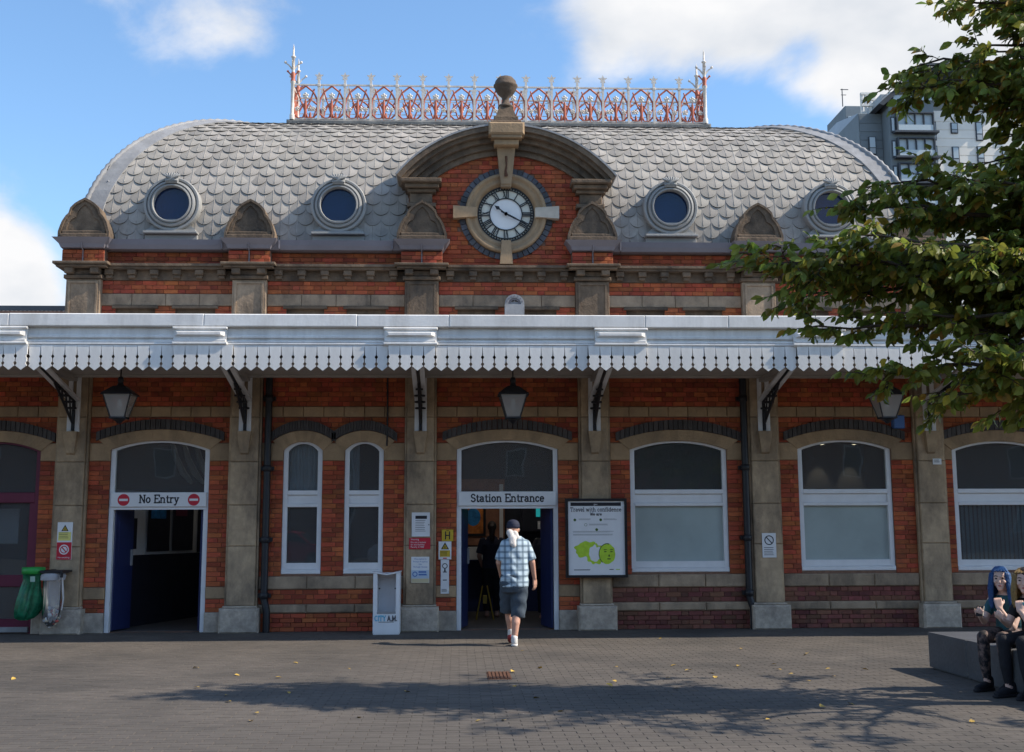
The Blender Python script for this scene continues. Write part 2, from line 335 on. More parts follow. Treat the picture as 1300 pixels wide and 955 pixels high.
# ------------------------------------------------------------------ lettering: a slab-serif stroke alphabet, and plain capitals
def _arc(cx, cy, rx, ry, a0, a1, n=10): return [(cx + rx * cos(R(a0 + (a1 - a0) * i / n)), cy + ry * sin(R(a0 + (a1 - a0) * i / n))) for i in range(n + 1)]
X_ = .68
GL = {
 'N': (.86, [[(.14, 0), (.14, 1)], [(.14, 1), (.72, 0)], [(.72, 0), (.72, 1)]], [(0, .28, 0), (0, .14, 1), (.58, .86, 1)]),
 'E': (.76, [[(.14, 0), (.14, 1)], [(.14, 1), (.7, 1), (.7, .8)], [(.14, .52), (.52, .52)], [(.14, 0), (.72, 0), (.72, .22)]], [(0, .14, 0), (0, .14, 1)]),
 'S': (.66, [_arc(.33, .74, .24, .24, 20, 270, 12) + _arc(.33, .26, .26, .24, 90, -160, 12)], []),
 'T': (.78, [[(.39, 0), (.39, 1)], [(.05, .78), (.05, 1), (.73, 1), (.73, .78)]], [(.24, .54, 0)]),
 'W': (1.08, [[(.08, 1), (.32, 0), (.54, .9), (.76, 0), (1.0, 1)]], [(-.04, .22, 1), (.88, 1.12, 1)]),
 'o': (.64, [_arc(.32, .34, .24, .31, 0, 360, 18)], []),
 'a': (.64, [_arc(.28, .48, .2, .17, 160, 0, 8) + [(.48, .05)], _arc(.27, .2, .2, .17, 60, 330, 12) + [(.48, .18)]], [(.48, .62, .04)]),
 'n': (.74, [[(.14, 0), (.14, .66)], _arc(.36, .4, .22, .25, 170, 0, 10) + [(.58, 0)]], [(.02, .28, 0), (.46, .72, 0), (.02, .14, .64)]),
 'h': (.74, [[(.14, 0), (.14, 1)], _arc(.36, .4, .22, .25, 170, 0, 10) + [(.58, 0)]], [(.02, .28, 0), (.46, .72, 0), (.02, .14, 1)]),
 'i': (.34, [[(.17, 0), (.17, .66)], [(.17, .86), (.17, .98)]], [(.03, .31, 0), (.04, .17, .64)]),
 'l': (.34, [[(.17, 0), (.17, 1)]], [(.03, .31, 0), (.04, .17, 1)]),
 't': (.46, [[(.2, .88), (.2, .16)] + _arc(.32, .16, .12, .14, 180, 330, 6)], [(.04, .42, .64)]),
 'r': (.52, [[(.14, 0), (.14, .66)], _arc(.36, .38, .22, .26, 170, 60, 6)], [(.02, .30, 0), (.02, .14, .64)]),
 'y': (.66, [[(.1, .66), (.34, .04)], [(.58, .66), (.3, -.12), (.2, -.28), (.06, -.28)]], [(0, .24, .64), (.44, .68, .64)]),
 'v': (.62, [[(.08, .66), (.31, 0), (.54, .66)]], [(0, .22, .64), (.42, .64, .64)]),
 'w': (.9, [[(.08, .66), (.26, 0), (.44, .6), (.62, 0), (.8, .66)]], [(0, .2, .64), (.7, .9, .64)]),
 'c': (.58, [_arc(.31, .34, .23, .31, 40, 320, 14)], []),
 'e': (.6, [[(.08, .36), (.52, .36)] + _arc(.3, .34, .23, .31, 4, 315, 15)], []),
 'f': (.42, [[(.17, 0), (.17, .75)] + _arc(.3, .78, .13, .2, 180, 50, 6)], [(.03, .33, 0), (.04, .36, .64)]),
 'd': (.7, [[(.54, 0), (.54, 1)], _arc(.32, .34, .23, .31, 35, 325, 14)], [(.42, .54, 1), (.54, .66, 0)]),
 'C': (.74, [_arc(.4, .5, .32, .48, 50, 310, 16)], [(.6, .62, .8)]),
 'I': (.34, [[(.17, 0), (.17, 1)]], [(.02, .32, 0), (.02, .32, 1)]),
 'Y': (.76, [[(.38, 0), (.38, .48), (.08, 1)], [(.38, .48), (.68, 1)]], [(.24, .52, 0), (0, .2, 1), (.56, .76, 1)]),
 'A': (.8, [[(.08, 0), (.4, 1), (.72, 0)], [(.2, .34), (.6, .34)]], [(0, .2, 0), (.6, .8, 0)]),
 'M': (.96, [[(.12, 0), (.14, 1), (.48, .15), (.82, 1), (.84, 0)]], [(0, .26, 0), (.7, .96, 0)]),
 'H': (.84, [[(.14, 0), (.14, 1)], [(.7, 0), (.7, 1)], [(.14, .5), (.7, .5)]], []),
 '.': (.26, [[(.13, 0), (.13, .1)]], []), ' ': (.36, [], []),
}
def slab(text, cx, cz, h, y, wt=.13, squeeze=1., mi=0, b=None, serif=True, left=False):
    b = b or MB(); tot = sum(GL[c][0] for c in text) * h * squeeze + (len(text) - 1) * .06 * h
    x = cx if left else cx - tot / 2; k = 0
    def seg(p, q, w):
        nonlocal k
        p, q = Vector(p), Vector(q); d = q - p
        if d.length < 1e-6: return
        d.normalize(); nrm = Vector((-d.y, d.x)) * w / 2; e = d * w * .35; k += 1; yy = y - .0004 * (k % 9)
        b.add([(v.x, yy, v.y) for v in (p - e - nrm, q + e - nrm, q + e + nrm, p - e + nrm)], [(0, 1, 2, 3)], mi)
    for c in text:
        w, st, se = GL[c]
        for pl in st:
            for p, q in zip(pl, pl[1:]): seg((x + p[0] * h * squeeze, cz + p[1] * h), (x + q[0] * h * squeeze, cz + q[1] * h), wt * h)
        if serif:
            for a, bb, zz in se: seg((x + a * h * squeeze, cz + zz * h), (x + bb * h * squeeze, cz + zz * h), wt * h * .7)
        x += w * h * squeeze + .06 * h
    return b
def plain(text, x, z, size, y, m, parent, align='CENTER', name='lettering'):
    cu = bpy.data.curves.new(name, 'FONT'); cu.body = text; cu.size = size; cu.align_x = align; cu.materials.append(m); cu.extrude = 0
    o = bpy.data.objects.new(name, cu); COL.objects.link(o); me = bpy.data.meshes.new_from_object(o.evaluated_get(bpy.context.evaluated_depsgraph_get())); me.name = name
    bpy.data.objects.remove(o); o = bpy.data.objects.new(name, me); COL.objects.link(o)
    t = parent
    while t.parent: t = t.parent
    o.parent = parent; o.location = Vector((x, y, z)) - t.location; o.rotation_euler = (pi / 2, 0, 0); return o

# ------------------------------------------------------------------ ground
gb = MB(); gb.add([(-700, -700, -.022), (700, -700, -.022), (700, 1500, -.022), (-700, 1500, -.022)], [(0, 1, 2, 3)])
ground = gb.build('ground', GRD, None, 'structure')
pb = MB(); pb.add([(-11, -13.2, -.0045), (11, -13.2, -.0045), (11, .3, -.0045), (-11, .3, -.0045)], [(0, 1, 2, 3)])
pavement = pb.build('pavement', GRD, None, 'structure')
def paver_mesh(b, cx, cy, dz, l=.2, w=.1):
    g, c = .0012, .0025; x0, x1, y0, y1 = cx - l / 2 + g, cx + l / 2 - g, cy - w / 2 + g, cy + w / 2 - g
    b.add([(x0 + c, y0 + c, dz), (x1 - c, y0 + c, dz), (x1 - c, y1 - c, dz), (x0 + c, y1 - c, dz), (x0, y0, dz - .008), (x1, y0, dz - .008), (x1, y1, dz - .008), (x0, y1, dz - .008)],
          [(0, 1, 2, 3), (4, 5, 1, 0), (5, 6, 2, 1), (6, 7, 3, 2), (7, 4, 0, 3)])
rng = random.Random(4)
pv = []
for j in range(134):
    y = -13.15 + j * .1
    half = 5.6 + (y + 13.15) * .31
    off = (j % 2) * .1
    for i in range(int(-half / .2) - 4, int((half) / .2) + 3): pv.append((i * .2 + off - .35, y, rng.uniform(-.0012, .0012)))
cam_c = camo.matrix_world.translation
near = sorted((p for p in pv if p[1] > -10.45 and abs(p[0] + .3) < 3.3), key=lambda p: p[1])
chosen = set(id(p) for p in near[:300])
one = MB(); paver_mesh(one, 0, 0, 0); onem = one.mesh('paving_block', PAV); bulk = MB()
for p in pv:
    if id(p) in chosen:
        o = link('paving_block', onem, pavement); o.location = p
    else: paver_mesh(bulk, *p)
bulk.build('paving_field', PAV, pavement, 'stuff')

# ------------------------------------------------------------------ station building
st = thing('station_building', 'red brick Victorian railway station with grey domed tile roof and clock gable', 'station')
PC = [-6.77, -4.10, -1.36, 1.39, 4.10, 6.78]
PW = .25
OPEN = [(-8.63, -7.27, 0, 2.80, .13, 'maroon'), (-6.19, -4.66, 0, 2.82, .13, 'door'), (-3.51, -2.90, .87, 2.80, .13, 'curtain'), (-2.55, -1.94, .87, 2.80, .13, 'curtain'),
        (-.79, .81, 0, 2.82, .13, 'door'), (1.96, 3.51, .87, 2.81, .13, 'frost'), (4.66, 6.17, .88, 2.82, .13, 'frost'), (7.17, 8.72, .87, 2.80, .13, 'slat')]
UPW = [(-6.22, -5.60), (-5.28, -4.65), (-3.52, -2.92), (-2.56, -1.94), (-.78, -.18), (.28, .81), (1.95, 2.57), (2.91, 3.51), (4.64, 5.26), (5.58, 6.20)]
wb = MB(); xs = sorted(set([-13, -6.97, 6.97, 13] + [a for o in OPEN for a in o[:2]] + [a for o in UPW for a in o]))
for a, b in zip(xs, xs[1:]):
    mid = (a + b) / 2; top = 6.05 if abs(mid) < 6.97 else 5.0
    holes = [(o[2], o[3] + o[4] - .01) for o in OPEN if o[0] <= mid <= o[1]] + [(4.3, 5.08) for o in UPW if o[0] <= mid <= o[1]]
    z = -.02
    for h0, h1 in sorted(holes):
        if h0 > z: wb.box(a, b, .012, .32, z, h0)
        z = h1
    wb.box(a, b, .012, .32, z, top)
wb.build('wall', MORT, st)
sb = MB(); sb.box(-6.9, -6.6, .33, 5.5, 0, 6.05); sb.box(6.6, 6.9, .33, 5.5, 0, 6.05); sb.box(-6.9, 6.9, 5.5, 5.8, 0, 6.05)
sb.build('side_wall', BR, st)

BRK = []                                  # every brick: (x, z, width, height, y, is_dark)
def bricks(x0, x1, z0, z1, y=0., dark=False, test=None):
    n = max(1, round((z1 - z0) / .075)); h = (z1 - z0) / n
    for r in range(n):
        x = x0; k = r % 2; zc = z0 + (r + .5) * h
        first = True
        while x < x1 - .02:
            w = .2275 if k % 2 == 0 else .115
            if first and r % 2: w = .17
            first = False; k += 1
            w = min(w, x1 - x)
            if x1 - (x + w) < .03: w = x1 - x
            if test is None or test(x + w / 2, zc): BRK.append((x + w / 2, zc, w - .0065, h - .0065, y, dark))
            x += w
def spans(a, b, z0, z1):
    cuts = sorted((o[0], o[1]) for o in OPEN if o[0] < b and o[1] > a and o[2] < z1 and o[3] + .1 > z0); res = []; x = a
    for c, d in cuts:
        if c > x: res.append((x, c))
        x = max(x, d)
    if x < b: res.append((x, b))
    return res
BAYS = [(-13, PC[0] - PW)] + [(PC[i] + PW, PC[i + 1] - PW) for i in range(5)] + [(PC[5] + PW, 13)]
hood = []
stone = lambda b, mats=STB, name='band_stone': b.build(name, mats, st)
for bi, (a, b) in enumerate(BAYS):
    door = bi in (0, 1, 3)
    for x0, x1 in spans(a, b, 0, .8):
        if door:
            q = MB(); q.cbox(x0, x1, -.05, .3, -.01, .30, .015); q.build('plinth_stone', STG, st)
            bricks(x0, x1, .30, .50, dark=False); q = MB(); q.cbox(x0, x1, -.012, .2, .505, .68, .01); stone(q)
            bricks(x0, x1, .69, 2.62)
        else:
            bricks(x0, x1, 0, .275, -.02, dark=bi >= 4)
            w = (x1 - x0) / 3
            for k in range(3):
                q = MB(); q.cbox(x0 + k * w + .003, x0 + (k + 1) * w - .003, -.05, .2, .28, .41, .02); stone(q, STU)
            bricks(x0, x1, .415, .635, 0, dark=bi >= 4)
            for k in range(3):
                q = MB(); q.cbox(x0 + k * w + .003, x0 + (k + 1) * w - .003, -.03, .2, .64, .835, .015); stone(q, STU)
    if not door:
        for x0, x1 in spans(a, b, .9, 2.0): bricks(x0, x1, .84, 2.62)
    ops = [o for o in OPEN if o[0] < b and o[1] > a]
    for x0, x1 in spans(a, b, 2.65, 2.7):                       # impost stones either side of the openings
        q = MB(); q.cbox(x0 + .003, x1 - .003, -.015, .2, 2.625, 2.90, .01); stone(q, STB, 'impost_stone')
    bricks(a, b, 2.905, 3.305, test=lambda x, z: not any(o[0] - .1 < x < o[1] + .1 and z < 3.1 for o in ops))
    for o in ops:                                                # sandstone arch, then the dark brick hood over it
        e = .13 if len(ops) == 1 else .11
        A = segarc(o[0] - .004, o[1] + .004, o[3] - .02, o[4] + .015, 14)
        Bp = segarc(o[0] - e - .06, o[1] + e + .06, o[3] + .13, o[4] + .035, 14)
        q = MB()
        for k in range(14):
            g = .004 if k in (2, 5, 9, 12) else 0
            q.prism([A[k], A[k + 1], Bp[k + 1], Bp[k]], -.03 - .0002 * (k % 2) - g, .2)
        q.build('stone_arch', STB, st)
        H0 = segarc(o[0] - e - .1, o[1] + e + .1, o[3] + .115, o[4] + .055, 26)
        H1 = segarc(o[0] - e - .1, o[1] + e + .1, o[3] + .25, o[4] + .075, 26)
        q = MB()
        for k in range(26):
            p, s_ = Vector(H0[k]).lerp(Vector(H0[k + 1]), .06), Vector(H0[k]).lerp(Vector(H0[k + 1]), .94)
            u, v = Vector(H1[k]).lerp(Vector(H1[k + 1]), .06), Vector(H1[k]).lerp(Vector(H1[k + 1]), .94)
            q.prism([tuple(p), tuple(s_), tuple(v), tuple(u)], -.055 - .002 * (k % 3), .1)
        q.build('brick_hood', BLK, st)
    nb = max(3, round((b - a) / .31)); w = (b - a) / nb
    for k in range(nb):
        q = MB(); q.cbox(a + k * w + .004, a + (k + 1) * w - .004, -.02 - rng.uniform(0, .004), .2, 3.315, 3.475, .008); stone(q)
    bricks(a, b, 3.48, 3.945)

# pilasters of the ground floor
for i, c in enumerate(PC):
    p = MB()
    for z0, z1 in ((.40, 1.30), (1.305, 1.93), (1.935, 2.60), (2.605, 3.30), (3.305, 3.95)): p.cbox(c - PW + .035, c + PW - .035, -.12 - .001 * (int(z0 * 10) % 3), .1, z0, z1, .012); p.box(c - PW, c - PW + .03, -.07, .1, z0, z1); p.box(c + PW - .03, c + PW, -.07, .1, z0, z1)
    po = p.build('pilaster', PIL, st)
    q = MB(); q.cbox(c - PW - .05, c + PW + .05, -.26, .1, -.01, .37, .03); q.cbox(c - PW - .01, c + PW + .01, -.18, .1, .372, .40, .012); q.build('plinth', STG, po)
    q = MB(); q.add([(c - .11, -.24, 3.07), (c + .11, -.24, 3.07), (c + .06, -.17, 2.74), (c - .06, -.17, 2.74), (c - .11, -.1, 3.07), (c + .11, -.1, 3.07), (c + .06, -.1, 2.70), (c - .06, -.1, 2.70)],
                    [(3, 2, 1, 0), (0, 1, 5, 4), (7, 6, 2, 3), (3, 0, 4, 7), (1, 2, 6, 5)]); q.build('corbel', PIL, po)

# upper storey: piers, string course with blocks, gutter, lintels and the little windows under the eaves
UBAYS = [(PC[i] + .27, PC[i + 1] - .27) for i in range(5)]
for bi, (a, b) in enumerate(UBAYS):
    bricks(a, b, 5.745, 5.955)
    bricks(a, b, 5.285, 5.495)
    x = a
    for o in [o for o in UPW if a < o[0] < b] + [(b, b)]:
        if o[0] - x > .02: bricks(x, o[0], 4.70, 5.085)
        x = o[1]
    nb = 4; w = (b - a) / nb
    for k in range(nb):
        q = MB(); q.cbox(a + k * w + .003, a + (k + 1) * w - .003, -.02, .2, 5.09, 5.28, .008); stone(q, STU, 'lintel_stone')
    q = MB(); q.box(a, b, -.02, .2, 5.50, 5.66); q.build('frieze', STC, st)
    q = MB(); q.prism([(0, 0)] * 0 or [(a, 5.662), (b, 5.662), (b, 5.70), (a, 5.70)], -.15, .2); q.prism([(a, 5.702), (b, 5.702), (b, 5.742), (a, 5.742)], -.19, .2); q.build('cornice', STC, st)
    nm = 6; w = (b - a) / nm
    for k in range(nm):
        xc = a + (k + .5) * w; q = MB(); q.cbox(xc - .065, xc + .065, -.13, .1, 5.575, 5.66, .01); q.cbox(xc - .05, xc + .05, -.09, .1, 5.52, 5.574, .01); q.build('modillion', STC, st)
    if bi != 2:
        g = MB(); pr = [(-.02, 5.962), (-.17, 5.975), (-.2, 6.04), (-.22, 6.125), (.2, 6.14)]
        for x0, x1 in ((a, (a + b) / 2 - .9), ((a + b) / 2 - .9, (a + b) / 2 + .9), ((a + b) / 2 + .9, b)):
            x0 += .003; x1 -= .003
            vs = [(x0, y, z) for y, z in pr] + [(x1, y, z) for y, z in pr]; n = len(pr)
            g.add(vs, [(i, n + i, n + i + 1, i + 1) for i in range(n - 1)] + [tuple(range(n)), tuple(range(2 * n - 1, n - 1, -1))])
            g.box(x1 - .01, x1 + .012, -.226, -.1, 5.985, 6.12)
        g.build('gutter', GUT, st)
for o in UPW:
    q = MB(); q.cbox(o[0] - .05, o[1] + .05, -.05, .1, 5.04, 5.088, .008); q.strip([(o[0], 4.3), (o[0], 5.04), (o[1], 5.04), (o[1], 4.3)], [(o[0] + .06, 4.3), (o[0] + .06, 4.97), (o[1] - .06, 4.97), (o[1] - .06, 4.3)], .05, .12)
    w = q.build('window', STC, st); q = MB(); q.box(o[0] + .05, o[1] - .05, .09, .1, 4.3, 4.98); q.build('pane', BLP, w)
AC = [(-.40, 0), (-.40, .10), (-.37, .2), (-.345, .27), (-.29, .36), (-.25, .40), (-.225, .49), (-.16, .56), (-.10, .60), (0, .655)]
AC = AC + [(-x, z) for x, z in AC[-2::-1]]
AI = [(-.27, .12), (-.27, .17), (-.24, .26), (-.21, .30), (-.14, .34), (-.13, .38), (-.10, .45), (-.06, .50), (-.03, .53), (0, .55)]
AI = AI + [(-x, z) for x, z in AI[-2::-1]]
for i, c in enumerate(PC):
    c2 = {0: -6.71}.get(i, c)
    p = MB()
    p.cbox(c2 - .27, c2 + .27, -.12, .2, 4.55, 5.495, .01); p.strip([(c2 - .2, 4.6), (c2 - .2, 5.43), (c2 + .2, 5.43), (c2 + .2, 4.6)], [(c2 - .23, 4.55), (c2 - .23, 5.46), (c2 + .23, 5.46), (c2 + .23, 4.55)], -.14, -.1)
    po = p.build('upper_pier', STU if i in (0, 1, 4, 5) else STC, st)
    q = MB(); q.cbox(c2 - .3, c2 + .3, -.17, .2, 5.50, 5.56, .012); q.cbox(c2 - .27, c2 + .27, -.14, .2, 5.561, 5.655, .012)
    q.cbox(c2 - .39, c2 + .39, -.30, .2, 5.662, 5.70, .01); q.cbox(c2 - .43, c2 + .43, -.35, .2, 5.702, 5.742, .01)
    for s_ in (-1, 1): q.cbox(c2 + s_ * .2 - .065, c2 + s_ * .2 + .065, -.27, .1, 5.57, 5.66, .01)
    q.build('capital', STC, po)
    bricks(c2 - .33, c2 + .33, 5.745, 5.955, -.2)
    q = MB(); q.box(c2 - .33, c2 + .33, -.188, .1, 5.745, 5.955); q.build('pier_core', MORT, po)
    g = MB(); pr = [(0, 5.962), (-.27, 5.972), (-.30, 6.03), (-.38, 6.12), (.2, 6.135)]; hw = [.335, .335, .36, .45, .45]
    vs = [(c2 - w, y, z) for (y, z), w in zip(pr, hw)] + [(c2 + w, y, z) for (y, z), w in zip(pr, hw)]
    g.add(vs, [(k, 5 + k, 6 + k, k + 1) for k in range(4)] + [tuple(range(5)), tuple(range(9, 4, -1))])
    g.tube([(c2, -.315, 6.05), (c2, -.29, 5.97), (c2, -.215, 5.94), (c2, -.215, 5.76)], .011, 6)
    g.build('gutter', GUT, st)
    q = MB(); z0 = 6.137
    O = [(c2 + x, z0 + z) for x, z in AC]; I = [(c2 + x, z0 + z) for x, z in AI]
    q.strip(O, [(c2 + x * .9, z0 + z * .94) for x, z in AC], -.25, .12); q.strip([(c2 + x * .905, z0 + z * .945) for x, z in AC], I, -.22, .12)
    q.prism(I, -.195, .1); q.cbox(c2 - .34, c2 + .34, -.24, .1, z0 + .002, z0 + .12, .01); q.cbox(c2 - .37, c2 + .37, -.255, .1, z0, z0 + .07, .01)
    if i == 0:
        q.prism([(c2 + x * .8, z0 + z * .86) for x, z in AC], .12, .5)
    q.build('acroterion', STC, st)

# gable with the clock
AZ = 5.75; CZ_ = 6.63
inside = lambda x, z: math.hypot(x, z - AZ) < 1.93 and not (math.hypot(x, z - 6.63) < .74)
bricks(-1.30, 1.30, 5.96, 7.68, -.002, test=inside)
bricks(-1.03, 1.03, 5.745, 5.96, -.002)
q = MB(); poly = [(-1.6, 5.74), (1.6, 5.74)] + [(2.1 * sin(a), AZ + 2.1 * cos(a)) for a in [R(49 - i * 7) for i in range(15)]]
q.prism(poly, .05, 2.6); q.build('gable_wall', MORT, st)
q = MB(); A = circ(0, CZ_, .66, 0, 360, 48); B = []
for x, z in A:
    k = .84 / max(abs(x), abs(z - CZ_)); B.append((x * k, CZ_ + (z - CZ_) * k))
q.strip(B, A, .012, .06)
q.box(-1.3, -.842, .012, .06, 5.74, 7.2); q.box(.842, 1.3, .012, .06, 5.74, 7.2); q.box(-.842, .842, .012, .06, 7.472, 7.75); q.box(-.842, .842, .012, .06, 5.74, 5.788); q.build('gable_wall', MORT, st)
arch = MB()
def band(r0, r1, y0, y1, a=50, n=28, b=arch):
    A = [(r0 * sin(R(-a + 2 * a * i / n)), AZ + r0 * cos(R(-a + 2 * a * i / n))) for i in range(n + 1)]
    B = [(r1 * sin(R(-a + 2 * a * i / n)), AZ + r1 * cos(R(-a + 2 * a * i / n))) for i in range(n + 1)]
    b.strip(A, B, y0, y1)
band(1.86, 1.95, -.06, .2, 45); band(1.951, 2.05, -.12, .2, 47.5); band(2.051, 2.13, -.2, .2, 49.5); band(2.131, 2.19, -.30, .25, 50.5); band(2.191, 2.27, -.36, 1.2, 51)
archo = arch.build('pediment_arch', STC, st)
q = MB(); band(2.272, 2.30, -.38, 2.7, 51, 28, q); q.build('arch_capping', LED, archo)
for s_ in (-1, 1):
    q = MB(); bx = lambda x0, x1, y0, z0, z1: q.cbox(min(s_ * x0, s_ * x1), max(s_ * x0, s_ * x1), y0, .2, z0, z1, .012)
    bx(1.05, 1.70, -.36, 7.07, 7.135); bx(1.09, 1.64, -.28, 7.0, 7.068); bx(1.14, 1.6, -.2, 6.94, 6.998); bx(1.2, 1.56, -.14, 6.77, 6.938); bx(1.14, 1.6, -.18, 6.70, 6.768); bx(1.2, 1.55, -.1, 6.13, 6.70)
    q.build('console', STC, st)
q = MB()
q.add([(-.085, -.13, 7.06), (.085, -.13, 7.06), (.15, -.2, 7.70), (-.15, -.2, 7.70), (-.085, .1, 7.06), (.085, .1, 7.06), (.15, .1, 7.70), (-.15, .1, 7.70)], [(0, 1, 2, 3), (0, 3, 7, 4), (1, 5, 6, 2), (0, 4, 5, 1), (3, 2, 6, 7)])
q.cbox(-.2, .2, -.33, .1, 7.702, 7.80, .015); q.cbox(-.29, .29, -.43, .3, 7.85, 8.06, .03); q.cbox(-.25, .25, -.4, .3, 7.801, 7.849, .01)
q.build('keystone', STB, st)
q = MB(); q.tube([(0, -.19, 7.55), (0.005, -.2, 7.4), (-.01, -.2, 7.3), (0, -.17, 7.22)], [.02, .013, .02, .03], 6); q.build('iron_hook', DRN, st)
q = MB(); q.cbox(-.25, .25, -.28, .2, 8.061, 8.13, .01); q.cbox(-.2, .2, -.24, .17, 8.131, 8.22, .01)
q.add([(-.17, -.21, 8.222), (.17, -.21, 8.222), (.17, .13, 8.222), (-.17, .13, 8.222), (-.1, -.14, 8.42), (.1, -.14, 8.42), (.1, .06, 8.42), (-.1, .06, 8.42)], [(0, 1, 5, 4), (1, 2, 6, 5), (2, 3, 7, 6), (3, 0, 4, 7), (4, 5, 6, 7)])
fo = q.build('finial', STC, st)
q = MB(); q.lathe([(.0, 8.415), (.13, 8.42), (.12, 8.46), (.07, 8.49), (.055, 8.56), (.07, 8.60), (.13, 8.66), (.17, 8.72), (.185, 8.77), (.2, 8.785), (.2, 8.81), (.185, 8.825), (.17, 8.88), (.12, 8.94), (.06, 8.965), (0, 8.97)], (0, -.04, 0), 22); q.build('finial_ball', mat('sooty_ball_stone', (.11, .08, .058), .85, .25, 9, .4, 30), fo)
# clock surround: moulded stone ring, four key blocks, ring of blue bricks
CZ = 6.63; STW = mat('pale_key_stone', (.50, .44, .36), .8, .12, 6)
q = MB(); q.lathe([(.665, 0), (.665, -.07), (.65, -.10), (.61, -.105), (.595, -.075), (.56, -.06), (.53, -.075), (.50, -.06), (.485, -.03), (.46, .02), (.46, .1)], (0, -.01, CZ), 64, 'y')
ro = q.build('clock_surround', STB, st)
for a in (90, 180, 270, 0):
    q = MB(); c_, s_ = cos(R(a)), sin(R(a)); r0, r1 = (.47, .86) if a != 90 else (.47, .62); w0, w1 = .075, .105
    P = [(c_ * r - s_ * w * k, CZ + s_ * r + c_ * w * k) for r, w, k in ((r0, w0, -1), (r1, w1, -1), (r1, w1, 1), (r0, w0, 1))]
    q.prism(P, -.15, .05); q.build('key_block', STB if a else STW, ro)  # right-hand key block is paler than the other three
for i in range(48):
    a0, a1 = 360 / 48 * i + .45, 360 / 48 * (i + 1) - .45; mid = (a0 + a1) / 2
    if min(abs((mid - k + 180) % 360 - 180) for k in (0, 90, 180, 270)) < 7: continue
    q = MB(); q.strip(circ(0, CZ, .672, a0, a1, 2), circ(0, CZ, .765, a0, a1, 2), -.03 - rng.uniform(0, .006), .05); q.build('blue_brick', BLU, ro)

# pick 300 bricks as objects of their own, the rest as one mass
def brick_geo(b, w, h, cx=0, cy=0, cz=0, mi=0):
    c = .004; x0, x1, z0, z1 = cx - w / 2, cx + w / 2, cz - h / 2, cz + h / 2
    b.add([(x0 + c, cy, z0 + c), (x1 - c, cy, z0 + c), (x1 - c, cy, z1 - c), (x0 + c, cy, z1 - c), (x0, cy + c, z0), (x1, cy + c, z0), (x1, cy + c, z1), (x0, cy + c, z1),
           (x0, cy + .05, z0), (x1, cy + .05, z0), (x1, cy + .05, z1), (x0, cy + .05, z1)],
          [(0, 1, 2, 3), (4, 5, 1, 0), (5, 6, 2, 1), (6, 7, 3, 2), (7, 4, 0, 3), (8, 9, 5, 4), (9, 10, 6, 5), (10, 11, 7, 6), (11, 8, 4, 7)], mi)
order = sorted(range(len(BRK)), key=lambda i: (BRK[i][2] < .2, (Vector((BRK[i][0], BRK[i][4], BRK[i][1])) - cam_c).length + (0 if BRK[i][1] < 3.2 or BRK[i][1] > 5.2 else 9)))
pick = set(order[:300]); cache = {}; mass = MB()
for i, (x, z, w, h, y, dk) in enumerate(BRK):
    y2 = y - rng.uniform(0, .004)
    if i in pick:
        key = (round(w, 3), round(h, 3), dk)
        if key not in cache:
            t = MB(); brick_geo(t, key[0], key[1]); cache[key] = t.mesh('brick', BRD if dk else BR)
        o = link('brick', cache[key], st); o.location = (x, y2, z)
    else: brick_geo(mass, w, h, x, y2, z, 1 if dk else 0)
mass.build('brickwork', [BR, BRD], st, 'stuff')

